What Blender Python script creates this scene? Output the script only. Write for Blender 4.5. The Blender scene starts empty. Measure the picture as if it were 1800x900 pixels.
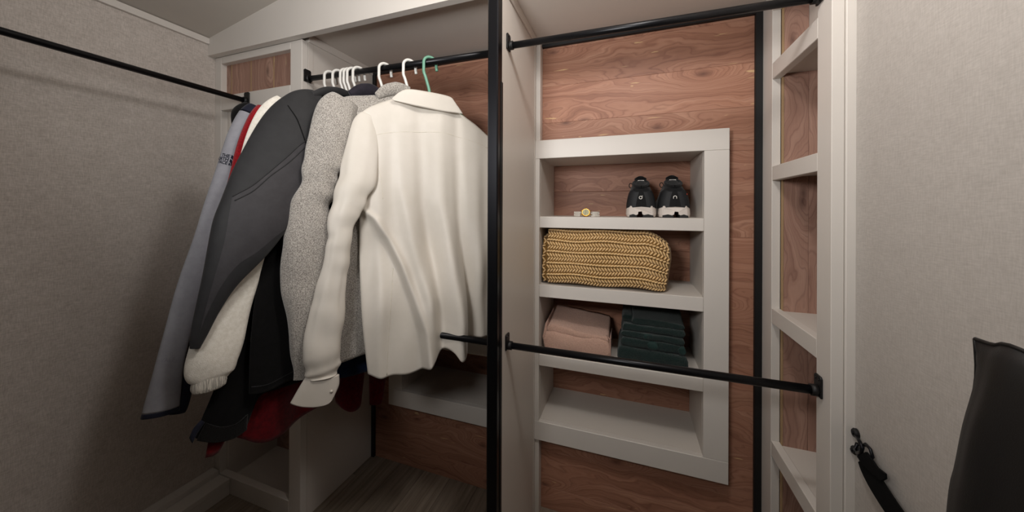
import bpy, bmesh, math, random
from mathutils import Vector, Matrix, noise as mnoise
random.seed(7)
scene = bpy.context.scene
COL = scene.collection
PI = math.pi

# ------------------------------------------------------------------ camera
F_PX, YAW, ROLL, CX, CY, CAM_H = 586.0, math.radians(19.30), math.radians(0.216), 900.0, 368.0, 1.15
cam_d = bpy.data.cameras.new('camera')
cam = bpy.data.objects.new('camera', cam_d); COL.objects.link(cam)
cam_d.sensor_width = 36.0
cam_d.lens = F_PX / 1800.0 * 36.0
cam_d.shift_y = -(450.0 - CY) / 1800.0
cam_d.clip_start = 0.02
cam.matrix_world = Matrix.Translation((0, 0, CAM_H)) @ Matrix.Rotation(YAW, 4, 'Z') @ Matrix.Rotation(PI/2, 4, 'X') @ Matrix.Rotation(ROLL, 4, 'Z')
scene.camera = cam

# ------------------------------------------------------------------ world, light, exposure
world = bpy.data.worlds.new('world'); scene.world = world; world.use_nodes = True
world.node_tree.nodes['Background'].inputs[0].default_value = (0.9, 0.95, 1.0, 1)
world.node_tree.nodes['Background'].inputs[1].default_value = 0.02
def area(name, loc, target, size, power, col, spread=180, shape='DISK'):
    l = bpy.data.lights.new(name, 'AREA'); l.shape = shape; l.size = size; l.energy = power; l.color = col
    l.spread = math.radians(spread)
    o = bpy.data.objects.new(name, l); COL.objects.link(o); o.location = loc
    o.rotation_euler = (Vector(target) - Vector(loc)).to_track_quat('-Z', 'Y').to_euler()
    return o
KEY = area('added_frontal_light', (-0.40, -0.20, 1.44), (-0.30, 1.0, 1.85), 0.30, 6.8, (1.0, 0.985, 0.970), spread=145)  # soft light added beside the camera, aimed up to brighten the soffits; no fixture
def bulb(name, loc, radius, power, col):
    l = bpy.data.lights.new(name, 'POINT'); l.shadow_soft_size = radius; l.energy = power; l.color = col
    o = bpy.data.objects.new(name, l); COL.objects.link(o); o.location = loc; return o
TOP = bulb('ceiling_light', (0.02, 0.42, 1.93), 0.07, 10.5, (1.0, 0.965, 0.935))
vs = scene.view_settings
vs.view_transform = 'Standard'; vs.look = 'None'; vs.gamma = 1.0; vs.use_curve_mapping = False
vs.exposure = 0.12

# ------------------------------------------------------------------ geometry helpers
CYW, SYW = math.cos(YAW), math.sin(YAW)
def ray(u, v):
    p, q = u - CX, v - CY
    a = p*math.cos(ROLL) + q*math.sin(ROLL); b = -p*math.sin(ROLL) + q*math.cos(ROLL)
    a /= F_PX; b /= F_PX
    return Vector((a*CYW - SYW, a*SYW + CYW, -b))
ORG = Vector((0, 0, CAM_H))
def atY(u, v, Y): d = ray(u, v); return ORG + d*(Y/d.y)
def atX(u, v, X): d = ray(u, v); return ORG + d*(X/d.x)
def atZ(u, v, Z): d = ray(u, v); return ORG + d*((Z-CAM_H)/d.z)
def depth(p): return -p.x*SYW + p.y*CYW

ORIGIN = {}
def thing(name, label, cat, loc=(0, 0, 0), group=None):
    o = bpy.data.objects.new(name, None); COL.objects.link(o)
    o.empty_display_size = 0.05
    o.location = loc; o['label'] = label; o['category'] = cat
    if group: o['group'] = group
    ORIGIN[o.name] = Vector(loc)
    return o
def tag(o, label, cat, group=None):
    o['label'] = label; o['category'] = cat
    if group: o['group'] = group
    return o
def mesh_obj(name, verts, faces, mat, parent=None, smooth=False, kind=None, label=None):
    off = ORIGIN[parent.name] if parent is not None else Vector((0, 0, 0))
    me = bpy.data.meshes.new(name)
    me.from_pydata([tuple(Vector(v) - off) for v in verts], [], faces)
    me.validate(); me.update()
    if smooth:
        me.polygons.foreach_set('use_smooth', [True]*len(me.polygons))
    o = bpy.data.objects.new(name, me); COL.objects.link(o)
    if mat: me.materials.append(mat)
    if parent is not None:
        o.parent = parent
    ORIGIN[o.name] = off
    if kind: o['kind'] = kind
    if label: o['label'] = label
    return o
def fix_normals(o):
    bm = bmesh.new(); bm.from_mesh(o.data); bmesh.ops.recalc_face_normals(bm, faces=bm.faces); bm.to_mesh(o.data); bm.free(); return o
def box(name, x0, x1, y0, y1, z0, z1, mat, parent=None, bev=0.0012, kind=None, label=None):
    bm = bmesh.new()
    bmesh.ops.create_cube(bm, size=1.0)
    for v in bm.verts:
        v.co = Vector(((x0+x1)/2 + v.co.x*(x1-x0), (y0+y1)/2 + v.co.y*(y1-y0), (z0+z1)/2 + v.co.z*(z1-z0)))
    if bev > 0:
        bev = min(bev, abs(x1-x0)*.3, abs(y1-y0)*.3, abs(z1-z0)*.3)
        bmesh.ops.bevel(bm, geom=list(bm.edges), offset=bev, segments=1, affect='EDGES', profile=0.5)
    return bm_obj(name, bm, mat, parent, False, kind, label)
def bm_obj(name, bm, mat, parent=None, smooth=False, kind=None, label=None):
    off = ORIGIN[parent.name] if parent is not None else Vector((0, 0, 0))
    bmesh.ops.recalc_face_normals(bm, faces=bm.faces)
    for v in bm.verts: v.co -= off
    me = bpy.data.meshes.new(name); bm.to_mesh(me); bm.free()
    if smooth: me.polygons.foreach_set('use_smooth', [True]*len(me.polygons))
    o = bpy.data.objects.new(name, me); COL.objects.link(o)
    if mat: me.materials.append(mat)
    if parent is not None: o.parent = parent
    ORIGIN[o.name] = off
    if kind: o['kind'] = kind
    if label: o['label'] = label
    return o
def prism(name, poly, axis, a0, a1, mat, parent=None, bev=0.0, smooth=False, **kw):
    """extrude a 2-D polygon along axis 'x','y' or 'z'"""
    bm = bmesh.new()
    def mk(p, a):
        if axis == 'x': return (a, p[0], p[1])
        if axis == 'y': return (p[0], a, p[1])
        return (p[0], p[1], a)
    A = [bm.verts.new(mk(p, a0)) for p in poly]; B = [bm.verts.new(mk(p, a1)) for p in poly]
    n = len(poly)
    bm.faces.new(A); bm.faces.new(B[::-1])
    for i in range(n): bm.faces.new((A[i], B[i], B[(i+1) % n], A[(i+1) % n]))
    if bev > 0: bmesh.ops.bevel(bm, geom=list(bm.edges), offset=bev, segments=2, affect='EDGES', profile=.5)
    return bm_obj(name, bm, mat, parent, smooth, **kw)
def catmull(pts, n):
    """resample a list of equal-length tuples"""
    P = [tuple(p) for p in pts]; m = len(P); out = []
    for i in range(n):
        t = i/(n-1)*(m-1); k = min(int(t), m-2); f = t-k
        p0, p1, p2, p3 = P[max(k-1, 0)], P[k], P[k+1], P[min(k+2, m-1)]
        out.append(tuple(0.5*((2*b)+(-a+c)*f+(2*a-5*b+4*c-d)*f*f+(-a+3*b-3*c+d)*f**3) for a, b, c, d in zip(p0, p1, p2, p3)))
    return out
def frames(C):
    n = len(C); T = []
    for i in range(n):
        t = (C[min(i+1, n-1)] - C[max(i-1, 0)]); T.append(t.normalized() if t.length > 1e-9 else Vector((0, 0, 1)))
    ref = Vector((0, 0, 1)) if abs(T[0].z) < .9 else Vector((1, 0, 0))
    A = [(ref - T[0]*ref.dot(T[0])).normalized()]
    for i in range(1, n):
        a = A[-1] - T[i]*A[-1].dot(T[i]); A.append(a.normalized())
    return T, A
def tube_geo(C, r, seg=10, caps=True):
    C = [Vector(c) for c in C]; n = len(C)
    R = r if isinstance(r, (list, tuple)) else [r]*n
    T, A = frames(C); V = []; Fc = []
    for i in range(n):
        B = T[i].cross(A[i])
        for j in range(seg):
            th = 2*PI*j/seg; V.append(C[i] + (A[i]*math.cos(th) + B*math.sin(th))*R[i])
    for i in range(n-1):
        for j in range(seg):
            Fc.append((i*seg+j, i*seg+(j+1) % seg, (i+1)*seg+(j+1) % seg, (i+1)*seg+j))
    if caps:
        Fc.append(tuple(range(seg-1, -1, -1))); Fc.append(tuple((n-1)*seg+j for j in range(seg)))
    return V, Fc
def tube(name, C, r, mat, parent=None, seg=10, caps=True, **kw):
    V, Fc = tube_geo(C, r, seg, caps)
    return fix_normals(mesh_obj(name, V, Fc, mat, parent, True, **kw))
def autosmooth(o, ang=40):
    me = o.data
    me.polygons.foreach_set('use_smooth', [True]*len(me.polygons))
    bm = bmesh.new(); bm.from_mesh(me)
    for e in bm.edges:
        if len(e.link_faces) == 2: e.smooth = e.calc_face_angle(0) < math.radians(ang)
    bm.to_mesh(me); bm.free(); return o

# ------------------------------------------------------------------ materials
def rgb(h):
    h = h.lstrip('#'); c = [int(h[i:i+2], 16)/255 for i in (0, 2, 4)]
    return tuple((x/12.92 if x <= .04045 else ((x+.055)/1.055)**2.4) for x in c) + (1,)
class NT:
    def __init__(s, name):
        s.m = bpy.data.materials.new(name); s.m.use_nodes = True; s.t = s.m.node_tree
        s.b = s.t.nodes['Principled BSDF']
    def n(s, typ, **kw):
        nd = s.t.nodes.new(typ)
        for k, v in kw.items():
            if k.startswith('i_'):
                key = k[2:]; key = int(key) if key.isdigit() else key.replace('_', ' ')
                nd.inputs[key].default_value = v
            else: setattr(nd, k, v)
        return nd
    def l(s, a, b): s.t.links.new(a, b)
    def math(s, op, a, b=None, c=None):
        nd = s.n('ShaderNodeMath', operation=op)
        for i, x in enumerate((a, b, c)):
            if x is None: continue
            if isinstance(x, (int, float)): nd.inputs[i].default_value = x
            else: s.l(x, nd.inputs[i])
        return nd.outputs[0]
    def mix(s, fac, a, b, mode='MIX'):
        nd = s.n('ShaderNodeMix', data_type='RGBA', blend_type=mode)
        for i, x in ((0, fac), (6, a), (7, b)):
            if isinstance(x, (int, float)): nd.inputs[i].default_value = x
            elif isinstance(x, tuple): nd.inputs[i].default_value = x
            else: s.l(x, nd.inputs[i])
        return nd.outputs[2]
    def ramp(s, fac, stops):
        nd = s.n('ShaderNodeValToRGB'); cr = nd.color_ramp
        while len(cr.elements) < len(stops): cr.elements.new(.5)
        for e, (p, c) in zip(cr.elements, stops): e.position = p; e.color = c
        s.l(fac, nd.inputs[0]); return nd.outputs[0]
    def bump(s, h, strength, dist):
        nd = s.n('ShaderNodeBump'); nd.inputs['Strength'].default_value = strength; nd.inputs['Distance'].default_value = dist
        s.l(h, nd.inputs['Height']); s.l(nd.outputs[0], s.b.inputs['Normal'])
    def co(s, scale=(1, 1, 1), rnd=0.0):
        tc = s.n('ShaderNodeTexCoord'); out = tc.outputs['Object']
        if rnd:
            oi = s.n('ShaderNodeObjectInfo'); cx = s.n('ShaderNodeCombineXYZ')
            for i, k in enumerate((37.0, 53.0, 71.0)):
                s.l(s.math('MULTIPLY', oi.outputs['Random'], k*rnd), cx.inputs[i])
            ad = s.n('ShaderNodeVectorMath', operation='ADD'); s.l(out, ad.inputs[0]); s.l(cx.outputs[0], ad.inputs[1]); out = ad.outputs[0]
        mp = s.n('ShaderNodeMapping'); mp.inputs['Scale'].default_value = scale; s.l(out, mp.inputs[0])
        return mp.outputs[0]
    def noise(s, vec, scale, detail=3, rough=.5, dist=0):
        nd = s.n('ShaderNodeTexNoise'); nd.inputs['Scale'].default_value = scale; nd.inputs['Detail'].default_value = detail
        nd.inputs['Roughness'].default_value = rough; nd.inputs['Distortion'].default_value = dist
        s.l(vec, nd.inputs['Vector']); return nd.outputs[0]
def plain(name, col, rough=.5, metal=0, spec=.5, bump=0, bscale=400, **kw):
    t = NT(name); t.b.inputs['Base Color'].default_value = col; t.b.inputs['Roughness'].default_value = rough
    t.b.inputs['Metallic'].default_value = metal; t.b.inputs['Specular IOR Level'].default_value = spec
    if bump: t.bump(t.noise(t.co(), bscale, 2), bump, .001)
    return t.m
def paint(name, col, rough=.45):
    t = NT(name); v = t.co()
    n = t.noise(v, 14, 3); t.l(t.mix(t.math('MULTIPLY', n, .35), col, tuple(c*.9 for c in col[:3])+(1,)), t.b.inputs['Base Color'])
    t.b.inputs['Roughness'].default_value = rough
    t.bump(t.noise(v, 700, 2), .10, .0006); return t.m
def wallpaper(name, c1, c2, ax):
    """linen-look vinyl: thin threads across and along"""
    t = NT(name)
    s1 = (1, 1, .16); s2 = (.16, .16, 1)
    a = t.noise(t.co(s1), 420, 3, .6); b = t.noise(t.co(s2), 420, 3, .6); c = t.noise(t.co(), 30, 3)
    s = t.math('ADD', t.math('MULTIPLY', a, .5), t.math('MULTIPLY', b, .5))
    s = t.math('ADD', t.math('MULTIPLY', s, .85), t.math('MULTIPLY', c, .15))
    t.l(t.ramp(s, [(.36, c1), (.64, c2)]), t.b.inputs['Base Color'])
    t.b.inputs['Roughness'].default_value = .62; t.b.inputs['Specular IOR Level'].default_value = .3
    t.bump(s, .35, .0012); return t.m
def cedar(name, along, tone=1.0, sat=1.0):
    """aromatic cedar: fine grain, eye knots, cream sapwood flecks"""
    t = NT(name); v = t.co((1, 1, 1), .13)
    sep = t.n('ShaderNodeSeparateXYZ'); t.l(v, sep.inputs[0])
    if along == 'x': L, Wd = sep.outputs[0], sep.outputs[2]
    else: L, Wd = sep.outputs[2], sep.outputs[0]
    def vec(kl, kw):
        c = t.n('ShaderNodeCombineXYZ'); t.l(t.math('MULTIPLY', L, kl), c.inputs[0]); t.l(t.math('MULTIPLY', Wd, kw), c.inputs[1]); return c.outputs[0]
    vk = t.n('ShaderNodeTexVoronoi', voronoi_dimensions='2D'); vk.inputs['Scale'].default_value = 1.0; vk.inputs['Randomness'].default_value = 1.0
    t.l(vec(2.4, 6.0), vk.inputs['Vector']); d = vk.outputs['Distance']
    d2 = t.math('MULTIPLY', t.math('MULTIPLY', d, d), -16.0); bumpk = t.math('POWER', 2.718, d2)
    warp = t.noise(vec(3.0, 9.0), 1.0, 3, .55)
    warp2 = t.noise(vec(16, 26), 1.0, 2, .5)
    g = t.math('ADD', t.math('ADD', t.math('MULTIPLY', Wd, 22.0), t.math('MULTIPLY', warp, 3.2)), t.math('ADD', t.math('MULTIPLY', bumpk, 2.6), t.math('MULTIPLY', warp2, .35)))
    c1 = t.n('ShaderNodeCombineXYZ'); t.l(t.math('MULTIPLY', g, 1.0), c1.inputs[0]); t.l(t.math('MULTIPLY', L, .7), c1.inputs[1])
    band = t.noise(c1.outputs[0], 1.6, 3, .6)
    lines = t.math('SINE', t.math('MULTIPLY', g, 21.0)); lines = t.math('POWER', t.math('ABSOLUTE', t.math('MULTIPLY', t.math('ADD', lines, 1.0), .5)), 9.0)
    fine = t.noise(vec(14, 700), 1.0, 3, .6)
    k = .96*tone
    col = t.ramp(band, [(.30, tuple(x*k for x in rgb('#946650')[:3])+(1,)), (.48, tuple(x*k for x in rgb('#ac7a61')[:3])+(1,)), (.68, tuple(x*k for x in rgb('#bf8f75')[:3])+(1,))])
    col = t.mix(t.math('MULTIPLY', lines, .34), col, rgb('#6e4034'))
    col = t.mix(t.math('MULTIPLY', t.math('SUBTRACT', fine, .38), .55), col, rgb('#6a3e30'))
    kn = t.math('SUBTRACT', 1.0, t.math('SMOOTH_MIN', t.math('MULTIPLY', d, 13.0), 1.0, .25))
    kn = t.math('MAXIMUM', kn, 0.0)
    col = t.mix(t.math('MULTIPLY', kn, .7), col, rgb('#4a2a22'))
    fl = t.noise(vec(6.5, 50), 1.0, 3, .5, .5)
    flm = t.ramp(fl, [(.690, (0, 0, 0, 1)), (.712, (1, 1, 1, 1))])
    flm2 = t.math('MULTIPLY', flm, .75)
    col = t.mix(flm2, col, rgb('#d9b684'))
    pat = t.noise(vec(2.0, 6.0), 1.0, 2); col = t.mix(t.math('MULTIPLY', t.math('SUBTRACT', pat, .45), .5), col, rgb('#7a4a40'))
    oi = t.n('ShaderNodeObjectInfo'); hs = t.n('ShaderNodeHueSaturation')
    t.l(t.math('ADD', .88, t.math('MULTIPLY', oi.outputs['Random'], .22)), hs.inputs['Value']); t.l(col, hs.inputs['Color']); hs.inputs['Saturation'].default_value = sat
    t.l(hs.outputs[0], t.b.inputs['Base Color'])
    t.b.inputs['Roughness'].default_value = .5; t.b.inputs['Specular IOR Level'].default_value = .35
    t.bump(t.math('ADD', fine, t.math('MULTIPLY', lines, -.4)), .12, .0006); return t.m
def floorwood(name):
    t = NT(name); v = t.co((1, 1, 1), .2)
    a = t.noise(t.co((60, 3.0, 1), .2), 1.0, 4, .6, .4); b = t.noise(t.co((300, 9, 1), .2), 1.0, 3)
    col = t.ramp(a, [(.3, rgb('#75685b')), (.55, rgb('#96897a')), (.75, rgb('#aa9c8a'))])
    col = t.mix(t.math('MULTIPLY', b, .45), col, rgb('#5f5348'))
    oi = t.n('ShaderNodeObjectInfo'); hs = t.n('ShaderNodeHueSaturation')
    t.l(t.math('ADD', .85, t.math('MULTIPLY', oi.outputs['Random'], .3)), hs.inputs['Value']); t.l(col, hs.inputs['Color'])
    t.l(hs.outputs[0], t.b.inputs['Base Color']); t.b.inputs['Roughness'].default_value = .5
    t.bump(b, .15, .0005); return t.m
def fabric(name, col, col2=None, rough=.85, sheen=.2, bscale=900, bump=.25, nscale=60, spec=.2, wr=0.0, wrs=18):
    t = NT(name); v = t.co()
    c2 = col2 or tuple(x*.86 for x in col[:3])+(1,)
    n = t.noise(v, nscale, 4, .65)
    t.l(t.ramp(n, [(.38, c2), (.62, col)]), t.b.inputs['Base Color'])
    t.b.inputs['Roughness'].default_value = rough; t.b.inputs['Sheen Weight'].default_value = sheen
    t.b.inputs['Specular IOR Level'].default_value = spec
    h = t.noise(v, bscale, 2)
    if wr: h = t.math('ADD', h, t.math('MULTIPLY', t.noise(t.co((1, 1, .45)), wrs, 2, .4, .6), wr))
    t.bump(h, bump, .0015); return t.m
def ribbed(name, col, axis_scale=(900, 900, 12)):
    t = NT(name); w = t.noise(t.co(axis_scale), 1.0, 2)
    t.l(t.ramp(w, [(.35, tuple(x*.45 for x in col[:3])+(1,)), (.6, col)]), t.b.inputs['Base Color'])
    t.b.inputs['Roughness'].default_value = .9; t.b.inputs['Sheen Weight'].default_value = .15; t.b.inputs['Specular IOR Level'].default_value = .15
    t.bump(w, .6, .003); return t.m
def terry(name, col, col2, sc=330):
    t = NT(name); v = t.co(); n = t.noise(v, sc, 3, .7); vo = t.n('ShaderNodeTexVoronoi'); vo.inputs['Scale'].default_value = sc*1.5; t.l(v, vo.inputs['Vector'])
    t.l(t.ramp(n, [(.35, col2), (.65, col)]), t.b.inputs['Base Color'])
    t.b.inputs['Roughness'].default_value = .95; t.b.inputs['Sheen Weight'].default_value = .25; t.b.inputs['Specular IOR Level'].default_value = .1
    t.bump(t.math('ADD', n, vo.outputs['Distance']), .9, .003); return t.m

M_WHITE = paint('white_paint', rgb('#dcd6cf'), .42)
M_WHITE2 = paint('white_panel_paint', rgb('#d6cfc7'), .5)
M_CEIL = paint('ceiling_paint', rgb('#c9c2b9'), .7)
M_WP = wallpaper('linen_wallpaper', rgb('#b3aaa2'), rgb('#d8cfc8'), 'y')
M_WPR = wallpaper('pale_wallpaper', rgb('#b3ada7'), rgb('#c6c0ba'), 'y')
M_CEDX = cedar('cedar_plank', 'x', 1.0, .97); M_CEDZ = cedar('cedar_board', 'z', .98, .80)
M_SAP = plain('cedar_sapwood', rgb('#a88a66'), .6)
M_FLOOR = floorwood('floor_plank_wood')
M_UNSEENDARK = plain('unseen_dark_wall', rgb('#4a423a'), .6)  # tone of the unseen room walls, kept dark to cut bounced light
M_DARKGAP = plain('dark_joint', rgb('#2a211c'), .9)
M_BLACK = plain('black_metal', rgb('#15151a'), .38, .6, .5, .05, 900)
M_BLACKTRIM = plain('black_trim', rgb('#121213'), .5, 0, .4)
M_PLAST = plain('white_plastic', rgb('#eceae4'), .32, 0, .5)
M_GREEN = plain('green_plastic', rgb('#6fa38b'), .32, 0, .5)

# ------------------------------------------------------------------ setting dimensions (metres)
XL, XR = -1.6114, 0.4337            # side walls
YB, YF = 1.257, 1.215               # cedar wall, front face of the shelf boxes
YBACK = 1.50
SOF = 1.797                         # closet soffit
XC, YC = -1.125, 0.892              # left cabinet: right side, front
XD0, XD1, YD = -0.359, -0.3345, 0.862   # divider
XT = 0.376                          # black corner strip starts
XFACE = 0.396
YROOM = -3.2
def struct(o): o['kind'] = 'structure'; return o
def zceil(x): return 1.837 + .19*(x - XL)

# floor with planks
floor = struct(box('floor', -2.7, 1.7, YROOM-.1, YBACK+.1, -.06, -.004, M_DARKGAP, bev=0))
PW = 0.128; x = XL; k = 0
shared = {}
while x < XR:
    y = YROOM - (k*0.47 % 1.15)
    while y < YB:
        y1 = min(y+1.15, YBACK); y0 = max(y, YROOM)
        if y1 > y0+.02: box('plank', x+.0006, min(x+PW-.0006, XR), y0+.0006, y1-.0006, -.006, 0.0, M_FLOOR, floor, bev=.0008)
        y += 1.15
    x += PW; k += 1

# ceiling (slopes up from the left wall)
ceiling = struct(prism('ceiling', [(-2.7, zceil(XL)), (XL, zceil(XL)), (XR+.1, zceil(XR+.1)), (1.7, zceil(XR+.1)), (1.7, zceil(XR+.1)+.06), (XL-.1, zceil(XL-.1)+.08), (-2.7, zceil(XL)+.06)], 'y', YROOM-.1, YBACK+.1, M_CEIL))
wall_left = struct(box('wall_left', XL-.08, XL, -.6, YBACK+.1, -.05, 1.95, M_WP, bev=0))
box('trim_1', XL, XL+.012, -.6, .867, 1.812, 1.836, M_WHITE)['kind'] = 'structure'
wall_right = struct(box('wall_right', XR, XR+.08, 0.0, .866, -.05, 2.35, M_WPR, bev=0))
struct(box('wall_side_left', -2.68, -2.6, YROOM, -.6, -.05, 2.35, M_UNSEENDARK, bev=0)); struct(box('wall_side_right', 1.6, 1.68, YROOM, 0, -.05, 2.6, M_UNSEENDARK, bev=0))  # unseen outer room, set wide so less light bounces back
struct(box('wall_jamb_left', -2.68, XL, -.66, -.6, -.05, 1.9, M_UNSEENDARK, bev=0)); struct(box('wall_jamb_right', XR, 1.68, -.05, 0, -.05, 2.5, M_UNSEENDARK, bev=0))
wall_front = struct(box('wall_front', -2.7, 1.7, YROOM-.08, YROOM, -.05, 2.35, M_UNSEENDARK, bev=0))
wall_outer = struct(box('wall_back', XL-.1, XR+.5, YBACK, YBACK+.08, -.05, 2.35, M_WHITE2, bev=0))
struct(box('wall_corner', XR+.25, XR+.33, .86, YBACK+.1, -.05, 2.35, M_WHITE2, bev=0))
struct(box('wall_return', XR+.081, XR+.33, .82, .868, -.05, 2.35, M_WHITE2, bev=0))
# soffit and valance
struct(box('ceiling_soffit', XL, XR+.3, .895, YBACK+.02, SOF, SOF+.02, M_WHITE2, bev=0))
struct(prism('trim_2', [(XL, 1.768), (XD0, 1.768), (XD0, zceil(XD0)), (XL, zceil(XL))], 'y', .867, .892, M_WHITE))
struct(prism('trim_3', [(XD0, SOF-.004), (XR, SOF-.004), (XR, zceil(XR)), (XD0, zceil(XD0))], 'y', .867, .892, M_WHITE))
# left ledge baseboard
bb = struct(box('baseboard_left', XL, -1.508, -.6, YC-.001, .046, .064, M_WHITE))
box('lower_board', XL, -1.5105, -.6, YC-.001, 0, .045, M_WHITE, bb)
box('upper_board', XL, -1.570, -.6, YC-.004, .064, .085, M_WHITE, bb)
screw_v, screw_f = tube_geo([(-1.5725, .62, .0745), (-1.568, .62, .0745)], .004, 10)
mesh_obj('screw', screw_v, screw_f, plain('screw_metal', rgb('#b8b4ac'), .3, .8), bb, True)

# cedar planks of the two bays (children of a cedar wall)
cw = struct(box('wall_cedar', XL, XR+.2, YB+.012, YB+.014, 0.0, .30, M_DARKGAP, bev=0))
bounds = [0.0] + [.082+.14*i for i in range(0, 13) if .082+.14*i < 1.765] + [1.771]
def planks(x0, x1, bx0, bx1, bz0=.32, bz1=1.375):
    for a, b in zip(bounds[:-1], bounds[1:]):
        def put(xa, xb, za, zb):
            if zb-za > .004: box('cedar_plank', xa, xb, YB, YB+.012, za+.0002, zb-.0002, M_CEDX, cw, bev=.0005)
        if b <= bz0 or a >= bz1: put(x0, x1, a, b); continue
        if a < bz0: put(x0, x1, a, bz0)
        if b > bz1: put(x0, x1, bz1, b)
        za, zb = max(a, bz0), min(b, bz1)
        if bx0 - x0 > .02: put(x0, bx0, za, zb)
        if x1 - bx1 > .02: put(bx1, x1, za, zb)
planks(XD1, XT+.002, XD1, .27)
planks(XC, XD0, -.975, XD0)
# black corner trims around the cedar
struct(box('trim_4', XT, XFACE, YB-.012, YB+.004, 0, SOF, M_BLACKTRIM, bev=.001))
struct(box('trim_5', XD1, XT, YB-.012, YB+.004, 1.771, SOF, M_BLACKTRIM, bev=.001))
struct(box('trim_6', XC, XC+.016, YB-.012, YB+.004, 0, SOF, M_BLACKTRIM, bev=.001))
struct(box('trim_7', XC+.016, XD0, YB-.012, YB+.004, 1.771, SOF, M_BLACKTRIM, bev=.001))

# divider
div = struct(box('wall_divider', XD0, XD1, YD, YB, 0, SOF, M_WHITE2, bev=.001))
box('corner_strip', XD1, -.3165, YF+.008, YB-.001, 0, .284, M_WHITE, div)
box('corner_strip', XD1, -.3165, YF+.008, YB-.001, 1.410, SOF, M_WHITE, div)
box('cleat', XD1, XD1+.006, YD+.03, YF+.008, 1.768, SOF, M_WHITE2, div)
box('cleat', XD1, XD1+.002, YF-.012, YF+.008, 0, 1.768, M_WHITE2, div)

# black post
post = thing('metal_post', 'tall black square metal post at the front end of the white divider', 'post', (-.346, .842, 0))
bmp = box('tube', -.361, -.331, .827, YD-.001, 0.0, 1.83, plain('satin_black_metal', rgb('#1f1f22'), .36, .85, .5), post, bev=.003)
box('top_bracket', -.3625, -.3295, .8255, YD-.0005, 1.768, 1.83, M_BLACKTRIM, post, bev=.002)
box('side_channel', -.3312, -.3292, .85, YD, 0.0, 1.50, M_BLACKTRIM, post, bev=.0005)

# ------------------------------------------------------------------ recessed shelf boxes
def shelf_box(label, x0, x1, ox0, ox1):
    t = thing('shelf_unit', label, 'shelf unit', ((x0+x1)/2, YF, .284), None)
    yi = 1.48
    fr = lambda n, a, b, z0, z1, y1=YF+.02: box(n, a, b, YF, y1, z0, z1, M_WHITE, t, bev=.0012)
    fr('bottom_rail', x0, x1, .2844, .355); fr('top_rail', x0, x1, 1.3408, 1.4092)
    if ox0 - x0 > .004: fr('stile', x0, ox0-.0004, .3553, 1.3405)
    if x1 - ox1 > .004: fr('stile', ox1+.0004, x1, .3553, 1.3405)
    for z0, z1 in ((.565, .6076), (.8225, .8688), (1.082, 1.1234)):
        fr('shelf_edge', ox0, ox1, z0, z1)
    for z0, z1 in ((.330, .355), (.570, .6076), (.828, .8688), (1.087, 1.1234), (1.343, 1.36)):
        box('shelf_board' if z0 < 1.3 else 'top_panel', ox0-.005, ox1+.005, YF+.02, yi, z0, z1, M_WHITE2, t, bev=0)
    box('side_panel', ox0-.016, ox0, YF+.02, yi, .33, 1.36, M_WHITE2, t, bev=0)
    box('side_panel', ox1, ox1+.016, YF+.02, yi, .33, 1.36, M_WHITE2, t, bev=0)
    for z0, z1 in ((.352, .462), (.4628, .57), (.605, .718), (.7188, .828), (.866, .985), (.9858, 1.087), (1.1205, 1.228), (1.2288, 1.343)):
        box('cedar_plank', ox0, ox1, yi-.008, yi+.004, z0, z1, M_CEDX, t, bev=.0008)
    return t
shelf_box('white recessed four-shelf unit in the right bay holding sneakers and towels', XD1+.0005, .2989, -.3162, .228)
shelf_box('white recessed shelf unit half hidden behind the hanging white shirt', -1.0027, XD0-.0005, -.9329, -.377)

# ------------------------------------------------------------------ left cabinet
lc = thing('corner_cabinet', 'tall white open cabinet in the left corner behind the clothes', 'cabinet', (-1.37, YC, 0))
fy = YC+.025
box('stile', XL+.0005, -1.574, YC, fy, 0.0, 1.7675, M_WHITE, lc); box('stile', -1.183, XC, YC, fy, 0, 1.7675, M_WHITE, lc)
box('rail', -1.5738, -1.1832, YC, fy, 1.549, 1.6076, M_WHITE, lc); box('rail', -1.5738, -1.1832, YC, fy, 0, .068, M_WHITE, lc)
box('rail', -1.5738, -1.1832, YC, fy, 1.74, 1.7675, M_WHITE, lc)
box('rail', -1.5738, -1.1832, YC, fy, .80, .85, M_WHITE, lc)
box('side_panel', XC-.017, XC-.0015, fy+.0008, YB, 0, SOF, M_WHITE2, lc); box('side_panel', XL+.0005, -1.56, fy, YB, .0, 1.79, M_WHITE2, lc)
box('corner_bead', XC-.002, XC-.0002, fy+.0015, fy+.022, 0, SOF-.03, M_WHITE2, lc, bev=.0005)
box('cleat', XC-.0015, XC+.005, fy, YB-.013, 1.768, SOF, M_WHITE2, lc)
box('shelf_board', -1.56, XC-.017, fy, 1.13, .01, .032, M_WHITE2, lc, bev=0); box('shelf_board', -1.56, XC-.017, fy, 1.13, .805, .83, M_WHITE2, lc, bev=0)
x = -1.575; i = 0
for w in (.03, .063, .055, .128, .095, .06):
    x2 = min(x+w, -1.182); box('cedar_board', x+.0004, x2-.0004, fy-.004, fy+.006, 1.60, 1.75, M_CEDZ, lc, bev=.0006); x = x2
    if i in (0, 2, 3): box('sapwood_strip', x-.003, x+.003, fy-.0045, fy+.004, 1.60, 1.75, M_SAP, lc, bev=.0003)
    i += 1
x = -1.56
for w in (.11, .10, .11, .095):
    x2 = min(x+w, XC-.017); box('cedar_board', x+.0004, x2-.0004, 1.118, 1.13, .032, 1.60, M_CEDZ, lc, bev=.0006); x = x2

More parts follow.
